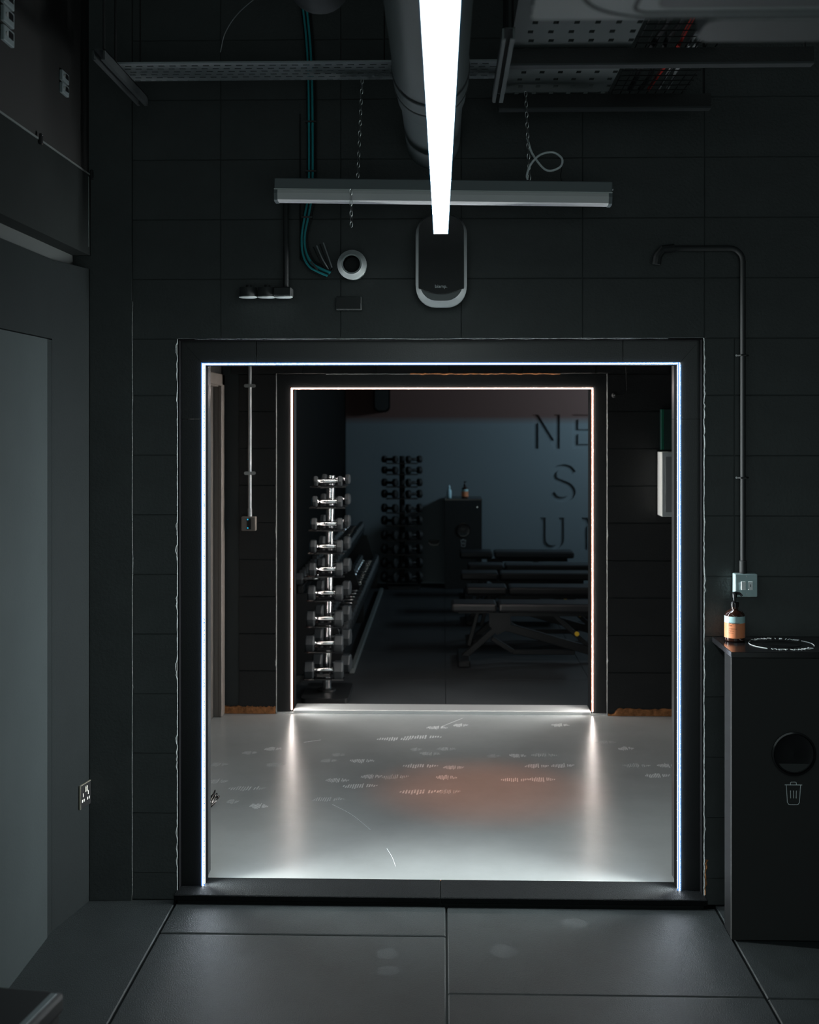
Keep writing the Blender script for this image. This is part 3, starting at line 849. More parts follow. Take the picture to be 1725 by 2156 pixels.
for k, (yy, zt_, lab) in enumerate(((3.86, 2.952, 'black steel beam under the cable trays farther from the wall'), (4.40, 2.952, 'black steel beam under the cable trays close to the wall'))):
    xa_ = .2; xb_ = 1.15 if k == 0 else .95
    t = thing('support_beam', lab, 'beam', ((xa_ + xb_) / 2, yy, 2.9), group='beams under the trays')
    obj('web', MB().b(xa_, xb_, yy - .006, yy + .02, 2.905, zt_), 'frame_black', t)
    obj('flange', MB().b(xa_, xb_, yy - .012, yy + .03, 2.898, 2.904), 'duct_dark', t)
    for x in (xa_ + .02, xb_ - .02): obj('hanger_rod', MB().tube([(x, yy + .025, 2.9), (x, yy + .025, 3.6)], .004, 6), 'black_matt', t)
def strut(label, x, y0, y1, z, wd, ht, sm='strut_grey'):
    t = thing('channel_strut', label, 'strut', (x, y0, z), group='channel struts')
    obj('web', MB().b(x - wd / 2, x + wd / 2, y0, y1, z + ht - .003, z + ht), 'duct_dark', t)
    for s in (-1, 1):
        xx = x + s * (wd / 2 - .003)
        obj('side', MB().b(xx - .003, xx + .003, y0, y1, z, z + ht), sm, t)
        obj('lip', MB().b(xx - s * .009 - .001, xx + .002 * s + .001, y0, y1, z - .003, z), sm, t)
    for yy in (y0 + .06, y0 + .2): obj('drop_rod', MB().tube([(x, yy, z + ht - .001), (x, yy, 3.6)], .004, 6), 'black_matt', t)
strut('grey channel strut hanging between the pipe and the wide tray', WX(1049, 0, 4.1)[0], 3.45, 4.14, 2.86, .036, .03)
strut('dim channel strut hanging near the bulkhead', -1.08, 3.85, 4.42, 2.93, .04, .03, 'duct_dark')

# air-conditioner cassette near the camera, upper corner
xa, za = WX(1118, 42, 1.90)
t = thing('ceiling_air_conditioner', 'pale ceiling air conditioner panel with rounded grooved inlet', 'air conditioner', (xa + .4, 1.5, za))
obj('panel', MB().prism(rrect(xa, xa + .95, 1.05, 1.90, .012, 4), za, za + .05, 'XY'), 'ac_white', t)
def groove(x0, x1, y0, y1, r, wd, m, nm):
    b_ = MB(); o1 = rrect(x0, x1, y0, y1, r, 10); o2 = rrect(x0 + wd, x1 - wd, y0 + wd, y1 - wd, max(.005, r - wd), 10)
    A = [b_.bm.verts.new((p[0], p[1], za - .0015)) for p in o1]; B = [b_.bm.verts.new((p[0], p[1], za - .0015)) for p in o2]
    C = [b_.bm.verts.new((p[0], p[1], za + .001)) for p in o1]; D = [b_.bm.verts.new((p[0], p[1], za + .001)) for p in o2]
    b_.bridge(A, B); b_.bridge(C, A); b_.bridge(B, D)
    obj(nm, b_, m, t)
xg = WX(1213, 0, 1.85)[0]
groove(xg, xa + .93, 1.07, 1.893, .12, .006, 'ac_groove', 'groove')
xg2 = WX(1330, 0, 1.86)[0]
groove(xg2, xa + .85, 1.15, 1.872, .03, .006, 'ac_groove', 'groove')
obj('inlet', MB().prism(rrect(xg2 + .035, xa + .8, 1.2, 1.845, .02, 5), za - .003, za + .001, 'XY'), 'ac_under', t)
xb = WX(1465, 0, 2.0)[0]
zb2 = WX(1600, 80, 2.0)[1]
mb = MB().prism(rrect(xb, xb + .8, 1.91, 2.02, .03, 6), zb2, zb2 + .2, 'XY')
obj('side_casing', mb, 'ac_under', t)
obj('chassis', MB().b(xa + .08, xa + .87, 1.13, 1.82, za + .05, za + .28), 'ac_under', t)
for x in (xa + .15, xa + .8): obj('drop_rod', MB().tube([(x, 1.5, za + .27), (x, 1.5, 3.6)], .004, 6), 'black_matt', t)

# control plates and wall socket on the left
def plate(label, y, z, wd, ht, xw):
    t = thing('control_plate', label, 'control', (xw, y, z), group='control plates on the bulkhead')
    obj('face', MB().b(xw, xw + .012, y - wd / 2, y + wd / 2, z - ht / 2, z + ht / 2, bevel=.002), 'plate_grey', t)
    obj('display', MB().b(xw + .0121, xw + .0135, y - wd * .05, y + wd * .35, z - ht * .12, z + ht * .32), 'black_plastic', t)
    obj('button', MB().lathe((xw + .012, y - wd * .28, z), [(ht * .16, 0), (ht * .14, .003)], 'X', 12), 'panel_grey', t)
yy = 1.31 * F / (932 - 12)
for py, lab in ((-2, 'topmost control plate of the stack high on the bulkhead'), (36, 'middle control plate of the stack high on the bulkhead'), (76, 'lowest control plate of the stack of three on the bulkhead')):
    plate(lab, yy, WX(12, py, yy)[1], .09, .047, -1.322)
yy = 1.31 * F / (932 - 133)
for py, lab in ((163, 'upper one of two control plates near the blockwork corner'), (189, 'lower one of two control plates near the blockwork corner')):
    plate(lab, yy, WX(133, py, yy)[1], .075, .036, -1.322)
# clips on the bulkhead bead
for px, py, lab in ((77, 289, 'small black cable clip midway along the bulkhead edge'), (186, 366, 'small black cable clip at the corner end of the bulkhead edge')):
    y = 1.312 * F / (932 - px); z = 2.711
    t = thing('cable_clip', lab, 'clip', (-1.312, y, z), group='clips on the bulkhead edge')
    obj('clip_body', MB().b(-1.3125, -1.303, y - .008, y + .008, z - .018, z + .018, bevel=.002), 'black_plastic', t)
    obj('screw', MB().lathe((-1.303, y, z + .014), [(.0025, 0), (.0015, .0015)], 'X', 8), 'chrome', t)
    obj('screw', MB().lathe((-1.303, y, z - .014), [(.0025, 0), (.0015, .0015)], 'X', 8), 'chrome', t)
zc0 = H - (1682 - HOR) * 4.52 / F
ang = math.atan2(-1.318 - LX + .001, WF - .018 - 4.302)
yq = 4.536; xq = LX - .001 + (yq - 4.302) * math.tan(ang)
t = thing('wall_socket', 'double black wall socket with brass edge low on the dark board wall', 'socket', (xq, yq, zc0), local=True)
t.rotation_euler = (0, 0, -ang)
hy = .041
obj('plate', MB().b(.0003, .007, -hy, hy, -.043, .043, bevel=.001), 'socket_black', t)
obj('plate_edge', MB().b(.001, .008, -hy, hy, .0425, .0445).b(.001, .008, -hy - .0015, -hy + .0005, -.043, .0445), 'brass_edge', t)
for k in range(2):
    yc = hy * (-.48 + .96 * k)
    obj('switch', MB().b(.0072, .011, yc + (.012 if k == 0 else -.017), yc + (.017 if k == 0 else -.012), .012, .034, bevel=.001), 'ivory', t)
    obj('pin_slot', MB().b(.0071, .0078, yc - .0025, yc + .0025, -.002, .011), 'ivory', t)
    obj('pin_slot', MB().b(.0071, .0078, yc - .010, yc - .003, -.021, -.011), 'ivory', t)
    obj('pin_slot', MB().b(.0071, .0078, yc + .003, yc + .010, -.021, -.011), 'ivory', t)

# conduit, switch, bottle, bin cabinet on the right
x, z1 = WX(1565, 545, 4.575); _, z0 = WX(1565, 1207, 4.575)
t = thing('wall_conduit', 'black round conduit running down the block wall to the steel switch', 'conduit', (x, WF, z0))
xl, zl = WX(1385, 525, 4.575)
obj('pipe_run', MB().tube([(x, 4.575, z0 + .003), (x, 4.575, z1 - .01)] + [(x - .05 + .05 * math.cos(a), 4.575, z1 + .05 * math.sin(a) - .01) for a in [PI / 2 * k / 6 for k in range(1, 7)]] + [(xl + .02, 4.575, z1 + .04)], .010, 12), 'conduit_black', t)
obj('pipe_bend', MB().tube([(xl + .06, 4.572, z1 + .04), (xl + .02, 4.572, z1 + .036), (xl, 4.572, z1 + .01), (xl - .004, 4.572, z1 - .02)], .016, 10), 'conduit_black', t)
obj('coupling', MB().lathe((x, 4.575, z0), [(.0135, 0), (.0135, .045), (.011, .048)], 'Z', 14), 'conduit_black', t)
for px, py in ((1563, 1006), (1563, 748)):
    zz = WX(px, py, 4.575)[1]
    s = obj('saddle', MB().tube([(x - .024, 4.598, zz), (x - .013, 4.585, zz), (x - .008, 4.566, zz), (x + .008, 4.566, zz), (x + .013, 4.585, zz), (x + .024, 4.598, zz)], .0035, 6), 'conduit_black', t)
    obj('screw', MB().lathe((x - .021, 4.592, zz), [(.003, 0), (.004, -.003)], 'Y', 8), 'galv', s)
x0, z1 = WX(1548, 1208, 4.56); x1, z0 = WX(1595, 1257, 4.56)
t = thing('light_switch', 'square grey steel two-gang light switch on the block wall above the bottle', 'switch', ((x0 + x1) / 2, WF, z0))
obj('back_box', MB().b(x0 - .001, x1 + .001, 4.562, WF, z0, z1, bevel=.004, seg=2), 'switch_steel', t)
obj('front_plate', MB().b(x0, x1, 4.556, 4.562, z0 + .001, z1 - .001, bevel=.003, seg=2), 'switch_steel', t)
xc, zc = (x0 + x1) / 2, (z0 + z1) / 2
for s in (-1, 1):
    r = obj('rocker', MB().b(xc + s * .013 - .009 + .002, xc + s * .013 + .009 + .002 - .001, 4.551, 4.557, zc - .016, zc + .015, bevel=.002, seg=2), 'rocker', t)
    if s > 0: obj('mark', MB().b(xc + .0135, xc + .0155, 4.5503, 4.5512, zc - .005, zc + .005), 'print_black', r)
    obj('screw', MB().lathe((xc, 4.556, zc + s * .032), [(.0025, 0), (.002, -.0012)], 'Y', 10), 'galv', t)

BXL, BXR = WX(1541, 0, 4.285)[0], WX(1541, 0, 4.285)[0] + .425
BY0, BY1 = 4.285, 4.592
BT = WX(1541, 1373, BY0)[1]
def trash_icon(cx, y, cz, s):
    """line drawing of a bin, s = height"""
    b_ = MB(); r = .0011 * s / .082
    wd = s * .36
    P = lambda a, c: (cx + a * s, y, cz + c * s)
    b_.tube([P(-.36, .36), P(.36, .36)], r, 6)
    b_.tube([P(-.12, .36), P(-.12, .45), P(-.09, .48), P(.09, .48), P(.12, .45), P(.12, .36)], r, 6)
    b_.tube([P(-.30, .36), P(-.25, -.38), P(-.2, -.45), P(-.15, -.47), P(.15, -.47), P(.2, -.45), P(.25, -.38), P(.30, .36)], r, 6)
    for k in (-.12, 0, .12): b_.tube([P(k * 1.02, .12), P(k * .95, -.2)], r, 6)
    return b_
def bin_cabinet(name, label, x0, x1, y0, y1, zt, ring=True):
    t = thing(name, label, 'cabinet', ((x0 + x1) / 2, (y0 + y1) / 2, 0), group='wipe and waste cabinets')
    cx = (x0 + x1) / 2
    obj('body', MB().b(x0 + .002, x1 - .002, y0 + .018, y0 + .115, .003, zt - .02), 'bin_black', t)
    obj('rear_box', MB().b(x0 + .16, x1 - .05, y0 + .115, y1 - .002, .003, zt - .02), 'bin_black', t)
    d = obj('door', MB().b(x0, x1, y0 + .001, y0 + .0175, .003, zt - .021, bevel=.001), 'bin_door', t)
    obj('worktop', MB().b(x0 - .001, x1 + .001, y0, y1, zt - .02, zt, bevel=.0015), 'bin_top', t)
    zc = WX(1670, 1587, BY0)[1] * zt / BT
    obj('flap_rim', MB().lathe((cx, y0 + .001, zc), [(.076, 0), (.076, -.006), (.070, -.007), (.067, -.001)], 'Y', 36, cap=False), 'black_gloss', t)
    obj('flap', MB().lathe((cx, y0 + .0005, zc), [(.067, -.001), (.05, .0), (.001, -.001)], 'Y', 36, cap=False), 'black_gloss', t)
    mbl = MB().prism([(cx + .062 * math.cos(a), zc + .062 * math.sin(a)) for a in [PI * (1.18 + .64 * k / 10) for k in range(11)]], y0 - .004, y0 - .0012)
    obj('flap_lip', mbl, 'conduit_black', t)
    obj('bin_icon', trash_icon(cx - .001, y0 + .0006, zc - .137, .082), 'print_white', t)
    obj('lock', MB().lathe((x1 - .05, y0 + .001, zt - .09), [(.008, 0), (.007, -.003)], 'Y', 12), 'chrome', t)
    if ring:
        cy = (y0 + y1) / 2 + .005; R = .112
        b_ = MB()
        for a0, a1 in ((PI * .82, PI * 1.28), (-PI * .12, PI * .2)):
            b_.tube([(cx + R * math.cos(a0 + (a1 - a0) * k / 20), cy + R * math.sin(a0 + (a1 - a0) * k / 20), zt + .0005) for k in range(21)], .0014, 5)
        obj('printed_ring', b_, 'print_white', t)
        parts = []
        for word, c0, dirn in (('SANITISING', PI / 2, -1), ('WET WIPES', PI * 1.56, 1)):
            n = len(word); step = .165 if dirn < 0 else .16
            for k, ch in enumerate(word):
                a = c0 + dirn * (k - (n - 1) / 2) * step
                rot = a - PI / 2 if dirn < 0 else a + PI / 2
                parts.append((ch, .031, TM((cx + R * math.cos(a), cy + R * math.sin(a), zt + .0006), '+Z', rot)))
        text_part(parts, 'print_white', t, 'ring_lettering')
        obj('wipe_hole', MB().lathe((cx, cy, zt + .0003), [(.070, 0), (.068, .0012), (.060, .0012), (.056, 0), (.0, 0)], 'Z', 36, cap=False), 'black_gloss', t)
    return t
bin_cabinet('bin_cabinet', 'black bin cabinet with wet wipe opening against the block wall beside the near doorway', BXL, BXR, BY0, BY1, BT)

def pump_bottle(name, label, cx, cy, z, s=1.0, rot=0):
    t = thing(name, label, 'bottle', (cx, cy, z), local=True)
    t.scale = (s, s, s); t.rotation_euler = (0, 0, rot)
    obj('glass', MB().lathe((0, 0, 0), [(.034, 0), (.0375, .003), (.038, .008), (.038, .094), (.036, .102), (.028, .112), (.016, .118), (.013, .122), (.013, .132)], 'Z', 32), 'bottle_brown', t)
    l1 = obj('label_lower', MB().lathe((0, 0, .014), [(.0384, 0), (.0384, .056)], 'Z', 32, cap=False), 'label_orange', t)
    obj('label_upper', MB().lathe((0, 0, .070), [(.0384, 0), (.0384, .025)], 'Z', 32, cap=False), 'label_blue', t)
    bm = bmesh.new()
    for sI, sz, zz in (('Grapefruit', .0095, .071), ('Gel', .0085, .062), ('cleansing hands', .0050, .050), ('grapefruit', .0050, .042), ('aloe vera', .0050, .034)):
        me = text_mesh(sI, sz, .0001, 'LEFT')
        for v in me.vertices:
            a = (v.co.x - .024) / .0386 - .0
            v.co = Vector((.0388 * math.sin(a), -.0388 * math.cos(a), zz + v.co.y))
        bm.from_mesh(me); bpy.data.meshes.remove(me)
    b_ = MB(); b_.bm.free(); b_.bm = bm
    obj('lettering', b_, 'print_black', l1)
    obj('collar', MB().lathe((0, 0, .128), [(.015, 0), (.0155, .016), (.013, .020), (.006, .021), (.005, .034), (.009, .035), (.009, .050), (.007, .054)], 'Z', 20), 'black_gloss', t)
    obj('nozzle', MB().tube([(-.006, 0, .177), (.004, 0, .180), (.020, -.004, .178), (.027, -.006, .170)], [.007, .0065, .005, .004], 10), 'black_gloss', t)
    return t
cx, cy = FL(1547.5, 1349, BT)
pump_bottle('pump_bottle', 'brown pump bottle with blue and orange label on the near bin cabinet', cx, cy, BT + .0005, .96, -.2)

# low bench corner near the camera
xa, ya = FL(137, 2086, .45)
t = thing('padded_bench', 'low black padded box with a dull steel edge strip on the mats', 'bench', (xa - .25, ya - .4, 0), local=True)
t.location = (xa, ya, 0); t.rotation_euler = (0, 0, -math.radians(8.5))
obj('body', MB().b(-.33, -.01, -.48, -.01, .004, .40), 'bench_pad_black', t)
obj('pad', MB().b(-.34, 0, -.50, 0, .40, .45, bevel=.012, seg=2), 'bench_pad_black', t)
obj('edge_strip', MB().b(-.026, -.010, -.49, -.02, .449, .4525, bevel=.001), 'edge_steel', t)
obj('edge_strip', MB().b(-.275, -.26, -.49, -.02, .449, .4525, bevel=.001), 'edge_steel', t)

# ------------------------------------------------------------------ corridor things
x, z0 = WX(526, 1089, IW - .02); _, z1 = WX(526, 740, IW - .02)
t = thing('wall_conduit', 'bare galvanised conduit running down the corridor wall to a small box', 'conduit', (x, IW, z0))
obj('pipe_run', MB().tube([(x, IW - .018, z0), (x, IW - .018, z1 + .5)], .0105, 14), 'galv', t)
obj('coupling', MB().lathe((x, IW - .018, z0), [(.013, 0), (.013, .05), (.011, .052)], 'Z', 14), 'galv', t)
for py in (812.5, 996):
    zz = WX(526, py, IW)[1]
    obj('saddle', MB().prism(rrect(x - .033, x + .033, zz - .010, zz + .010, .0095, 5), IW - .030, IW - .0005), 'galv', t)
x0, z1 = WX(508, 1088, IW - .045); x1, z0 = WX(538.5, 1118, IW - .045)
t = thing('isolator_box', 'small beige metal box with two tiny blue lights on the corridor wall', 'switch', ((x0 + x1) / 2, IW, z0))
obj('box_body', MB().b(x0, x1, IW - .045, IW, z0, z1, bevel=.005, seg=2), 'taupe', t)
xc = (x0 + x1) / 2 + .003
obj('window', MB().b(xc - .013, xc + .012, IW - .047, IW - .044, z0 + .010, z1 - .010), 'black_gloss', t)
for zz in (z0 + .018, z1 - .016): obj('indicator', MB().b(xc - .010, xc - .004, IW - .049, IW - .046, zz - .003, zz + .003), 'indicator', t)
# fire alarm panel and glass-edged sign
yp = IW - .15
x0, z1 = WX(1394, 952, yp); _, z0 = WX(1394, 1088, yp); x1 = x0 + .30
t = thing('alarm_panel', 'pale grey wall panel with dark display window on the corridor wall', 'control panel', ((x0 + x1) / 2, IW, z0))
obj('case', MB().b(x0, x1, yp, IW, z0, z1, bevel=.003), 'white_metal', t)
obj('door', MB().b(x0 + .022, x1 - .022, yp - .004, yp + .001, z0 + .027, z1 - .027), 'panel_grey', t)
obj('display', MB().b(x0 + .062, x1 - .05, yp - .006, yp - .003, z0 + .05, z1 - .055), 'black_gloss', t)
x0, z1 = WX(1392, 862, IW - .06); _, z0 = WX(1392, 947, IW - .06)
t = thing('exit_sign', 'dark green acrylic sign with bright green edge above the pale wall panel', 'sign', (x0 + .15, IW, z0))
obj('sign_face', MB().b(x0 + .004, x0 + .30, IW - .058, IW - .0005, z0, z1), 'green_face', t)
for dx in (0.0, .0075): obj('bright_edge', MB().b(x0 + .004 + dx, x0 + .0075 + dx, IW - .062, IW - .0585, z0, z1), 'green_acrylic', t)
x, z = WX(1294, 832, IW - .02)
t = thing('door_sensor', 'tiny round wall sensor with a thin wire beside the far doorway', 'sensor', (x, IW, z))
obj('sensor_dome', MB().lathe((x, IW, z), [(.015, 0), (.015, -.012), (.011, -.02), (.004, -.023)], 'Y', 16), 'conduit_black', t)
obj('lens', MB().lathe((x, IW - .0225, z), [(.005, 0), (.002, -.002)], 'Y', 10), 'panel_grey', t)
obj('wire', MB().tube(bez([W3(1298, 832, IW - .008), W3(1312, 831, IW - .006), W3(1320, 822, IW - .006), W3(1319, 800, IW - .006), W3(1317, 740, IW - .006)], 5), .002, 5), 'conduit_black', t)
# wire loops on the corridor floor
xw_, yw = FL(440, 1700, CZ)
t = thing('wire_loop', 'loops of black wire lying on the corridor floor by the doorway', 'cable', (xw_, yw, CZ), local=True)
for k in range(3):
    obj('loop', MB().tube(bez([(-.10, -.16 + .012 * k, .006 + .006 * k), (.0, -.07, .010 + .008 * k), (.034 - .01 * k, .05 + .012 * k, .03 + .012 * k), (.01 - .012 * k, .085, .02), (-.12, .05 - .01 * k, .006)], 8), .004, 8), 'black_gloss', t)
# spotlight housing on the corridor ceiling
t = thing('corridor_spotlight', 'small black ceiling spotlight throwing an orange pool on the corridor floor', 'light', (.20, 5.9, 2.8))
obj('housing', MB().lathe((.20, 5.9, 2.745), [(.04, 0), (.042, .002), (.042, .055)], 'Z', 20, cap=False), 'black_plastic', t)
# shoe prints on the corridor floor
def shoe_print(px, py, wd, strong, slope=0.0):
    x, y = FL(px, py, CZ)
    L_ = wd / F * y; W_ = max(L_ * .34, .085)
    b_ = MB(); n = 15
    for k in range(n):
        u = (k + .5) / n - .5
        if abs(u - .12) < .05: continue
        wv = W_ * (.5 if u < .12 else .38) * math.sqrt(max(.05, 1 - (2 * u) ** 2)) * random.uniform(.7, 1)
        sk = random.uniform(-.1, .1) * W_
        hwid = L_ / n * .30
        P = [(u * L_ - hwid, -wv + sk), (u * L_ + hwid, -wv * .9 + sk), (u * L_ + hwid + L_ * .02, wv + sk), (u * L_ - hwid + L_ * .02, wv * .85 + sk)]
        vs = [b_.bm.verts.new((x + a, y + b2 + a * slope, CZ + .0006)) for a, b2 in P]
        b_.bm.faces.new(vs)
    obj('shoe_print', b_, 'dust' if strong else 'dust_faint', floor_corridor)
for p in ((920, 1532, 45, 1), (970, 1527, 32, 1), (830, 1556, 75, 1), (890, 1552, 80, 1), (1180, 1527, 38, 1), (525, 1585, 32, 0), (575, 1577, 36, 1), (713, 1589, 28, 0), (692, 1602, 34, 0), (762, 1602, 52, 1), (580, 1610, 40, 0),
          (876, 1578, 24, 0), (905, 1587, 44, 0), (940, 1577, 40, 0), (885, 1613, 76, 1), (955, 1616, 45, 1), (782, 1635, 45, 1), (832, 1636, 58, 0), (710, 1643, 50, 1), (758, 1655, 74, 1), (885, 1667, 90, 1), (945, 1667, 50, 0),
          (1085, 1642, 62, 1), (1140, 1641, 58, 1), (1130, 1613, 52, 1), (1185, 1612, 50, 1), (1090, 1591, 36, 1), (1145, 1590, 55, 0), (1275, 1563, 44, 0), (1318, 1576, 34, 1), (1405, 1612, 44, 1), (1385, 1633, 54, 1), (1340, 1612, 60, 0),
          (455, 1645, 50, 0), (520, 1660, 80, 0), (545, 1697, 40, 1), (490, 1688, 25, 0), (690, 1683, 70, 0), (460, 1610, 40, 0), (1040, 1592, 30, 0), (940, 1637, 45, 1)):
    shoe_print(*p, slope=random.uniform(-.05, .12))
for pts in (((700, 1694), (740, 1715), (780, 1747)), ((815, 1787), (826, 1805), (833, 1824)), ((640, 1563), (676, 1558)), ((930, 1530), (975, 1512))):
    P = [(*FL(px, py, CZ), CZ + .0006) for px, py in pts]
    obj('scratch', MB().tube(bez(P, 6) if len(P) > 2 else P, .0010, 4), 'dust', floor_corridor)

# ------------------------------------------------------------------ gym things
def hexhead(x0, x1, r):
    b_ = MB(); c = min(.008, r * .2)
    def ring(x, rr): return [b_.bm.verts.new((x, rr * math.cos(PI / 3 * k), rr * math.sin(PI / 3 * k))) for k in range(6)]
    R = [ring(x0, r - c), ring(x0 + c, r), ring(x1 - c, r), ring(x1, r - c)]
    for a, b2 in zip(R, R[1:]): b_.bridge(a, b2)
    b_.bm.faces.new(list(reversed(R[0]))); b_.bm.faces.new(R[-1])
    return b_
def make_dumbbell(label, r, hl, gl, group, round_=False, blue=False, hm='hex_rubber', grip='chrome'):
    t = thing('dumbbell', label, 'dumbbell', (0, 0, 0), group, local=True)
    for s in (-1, 1):
        a, b_ = (gl / 2, gl / 2 + hl) if s > 0 else (-gl / 2 - hl, -gl / 2)
        if round_: h = MB().lathe((a, 0, 0), [(r * .85, 0), (r, r * .15), (r, hl - r * .15), (r * .85, hl)], 'X', 20)
        else: h = hexhead(a, b_, r)
        h = obj('head', h, hm, t)
        if blue and s < 0: obj('weight_badge', MB().lathe((a - .0005, 0, 0), [(r * .6, 0), (r * .6, -.001), (.001, -.001)], 'X', 16), 'blue_ring', h)
    g = gl / 2
    obj('handle', MB().lathe((-g, 0, 0), [(.017, 0), (.017, .006), (.014, .010), (.0155, .022), (.0165, g), (.0155, gl - .022), (.014, gl - .010), (.017, gl - .006), (.017, gl)], 'X', 16), grip, t)
    return t
def place(t, loc, rz=0, rx=0, label=None, first=False):
    c = t if first else copy_tree(t)
    c.location = loc; c.rotation_euler = (rx, 0, rz)
    if label: c['label'] = label
    return c

TY = 8.05
tw = thing('dumbbell_tower', 'tall chrome post tower rack holding hexagonal dumbbells just beyond the far doorway', 'rack', (-.745, TY, 0))
xt = lambda z: -.742 + (z - 0.8) * .020
obj('post', MB().tube([(xt(.03), TY, .03), (xt(1.44), TY, 1.44)], .028, 20), 'chrome', tw)
obj('base', MB().prism(rrect(-.90, -.60, TY - .24, TY + .24, .03, 4), .003, .035, 'XY'), 'bench_steel', tw)
obj('base_flange', MB().lathe((xt(.03), TY, .035), [(.06, 0), (.06, .012), (.03, .02)], 'Z', 20), 'bench_steel', tw)
ORD = ['topmost', 'second from the top', 'third from the top', 'fourth from the top', 'fifth from the top', 'sixth from the top', 'seventh from the top', 'eighth from the top', 'lowest']
for k, py in enumerate((1013, 1056, 1103, 1150, 1198, 1248, 1302, 1354, 1410)):
    yf = TY - .10
    z = WX(690, py, yf)[1]
    r = .036 + .0033 * k; hl = .030 + .0040 * k
    xc = WX(690.5 - .95 * k * 1.1, py, yf)[0]
    db = make_dumbbell('%s hexagonal dumbbell on the doorway face of the chrome post tower' % ORD[k], r, hl, .127, 'dumbbells on the post tower', blue=k in (1, 2, 3))
    place(db, (xc, yf, z), 0, first=True)
    if k == 0: db.rotation_euler = (0, 0, .07)
    place(db, (xc + .035, TY + .115, z + .004), -.12, label='%s hexagonal dumbbell on the far face of the chrome post tower' % ORD[k])
    zz = z - r * .87
    for s, yy in ((-1, yf), (1, TY + .115)):
        cr = MB().b(xc - .105 - hl * .3, xc + .105 + hl * .3, yy - .02, yy + .02, zz - .010, zz - .003)
        obj('cradle_bar', cr, 'bench_steel', tw)
        for q in (-1, 1):
            hx = xc + q * (.0635 + hl / 2)
            tr = MB().b(hx - hl * .6, hx + hl * .6, yy - .055, yy + .055, zz - .0035, zz - .0008).b(hx - hl * .6, hx + hl * .6, yy - .060, yy - .055, zz - .0035, zz + .006)
            obj('cradle', tr, 'black_gloss', tw)
    arm = MB().b(xc - .045, xc + .045, yf - .018, yf + .10, z - .045, z - .025, bevel=.003)
    obj('bracket', arm, 'black_gloss', tw)

# long low rack along the gym's left side
rk = thing('dumbbell_rack', 'long low two-tier dumbbell rack running along the black gym wall', 'rack', (-.88, 11, 0))
RY0, RY1 = 8.75, 13.3
for (x0, x1, z) in ((-.90, -.68, .24), (-1.04, -.84, .62)):
    for xx in (x0 + .03, x1 - .03): obj('rail', MB().b(xx - .018, xx + .018, RY0, RY1, z - .05, z, bevel=.003), 'bench_steel', rk)
for yy in (RY0 - .005, RY0 + 2.2475, RY1 - .02):
    obj('upright', MB().prism([(-1.05, .0), (-.70, .0), (-.70, .19), (-.82, .57), (-1.05, .57)], yy - .02, yy + .02), 'bench_steel', rk)
obj('floor_rail', MB().b(-.66, -.625, RY0, 13.0, .002, .04, bevel=.003), 'strut_grey', rk)
for tier, (xc, z, r0, r1, lab) in enumerate(((-.79, .24, .055, .075, 'hexagonal dumbbell on the lower tier of the long low rack'), (-.945, .62, .045, .060, 'hexagonal dumbbell on the upper tier of the long low rack'))):
    for kk in range(4):
        r = r0 + (r1 - r0) * kk / 3
        proto = None
        for j in range(6):
            y = RY0 + .12 + (kk * 6 + j) * .185
            if y > RY1 - .05: continue
            if proto is None:
                proto = make_dumbbell(lab, r, .05, .12, 'dumbbells on the long rack'); place(proto, (xc, y, z + r * .872), 0, first=True)
            else: place(proto, (xc, y, z + r * .872), 0)

# far tower with round dumbbells
fx, _ = WX(847, 1228, 13.35); fy = 13.35
ft = thing('dumbbell_tower', 'dim tower rack of round-headed dumbbells against the gym back wall', 'rack', (fx, fy, 0))
obj('post', MB().tube([(fx, fy, .02), (fx, fy, 1.42)], .03, 14), 'gym_grey_dark', ft)
obj('base', MB().prism(rrect(fx - .165, fx + .2, fy - .2, fy + .2, .03, 4), .002, .03, 'XY'), 'bench_steel', ft)
ORD2 = ORD[:8] + ['second from the floor', 'lowest']
for k, py in enumerate((967, 990, 1016, 1040, 1070, 1096, 1127, 1156, 1185, 1215)):
    z = WX(847, py, fy - .1)[1]; r = .038 + .0022 * k
    db = make_dumbbell('%s round-headed dumbbell on the long-rack side of the dim back-wall tower' % ORD2[k], r, .045, .085, 'round dumbbells on the back-wall tower', True, hm='black_matt', grip='bench_steel')
    place(db, (fx - .13, fy - .09, z), -.45, first=True)
    place(db, (fx + .13, fy - .09, z), .45, label='%s round-headed dumbbell on the cabinet side of the dim back-wall tower' % ORD2[k])
    obj('cradle_bar', MB().b(fx - .17, fx + .17, fy - .12, fy, z - r - .012, z - r - .002), 'bench_steel', ft)

# gym cabinet, bottles, wall tray, speaker
gx0, _ = WX(937, 0, 13.25); gx1, _ = WX(1015, 0, 13.25); _, gzt = WX(976, 1050, 13.25)
bin_cabinet('bin_cabinet', 'black bin cabinet with two bottles on top against the gym back wall', gx0, gx1, 13.25, GB - .003, gzt, ring=False)
x, _ = WX(979, 0, 13.4)
pump_bottle('pump_bottle', 'dark pump bottle with orange label on the gym cabinet', x, 13.4, gzt + .001, .98, 1.2)
x, _ = WX(946, 0, 13.4)
t = thing('spray_bottle', 'small pale blue bottle on the gym cabinet', 'bottle', (x, 13.4, gzt + .001), local=True)
obj('bottle_body', MB().lathe((0, 0, 0), [(.024, 0), (.026, .004), (.026, .075), (.018, .09), (.012, .095)], 'Z', 20), 'spray_white', t)
obj('cap', MB().lathe((0, 0, .094), [(.013, 0), (.013, .025), (.008, .032), (.006, .044)], 'Z', 14), 'spray_white', t)
x, z = WX(914, 1147, GB - .03)
t = thing('wall_tray', 'small white curved tray fixed to the gym back wall beside the cabinet', 'tray', (x, GB, z))
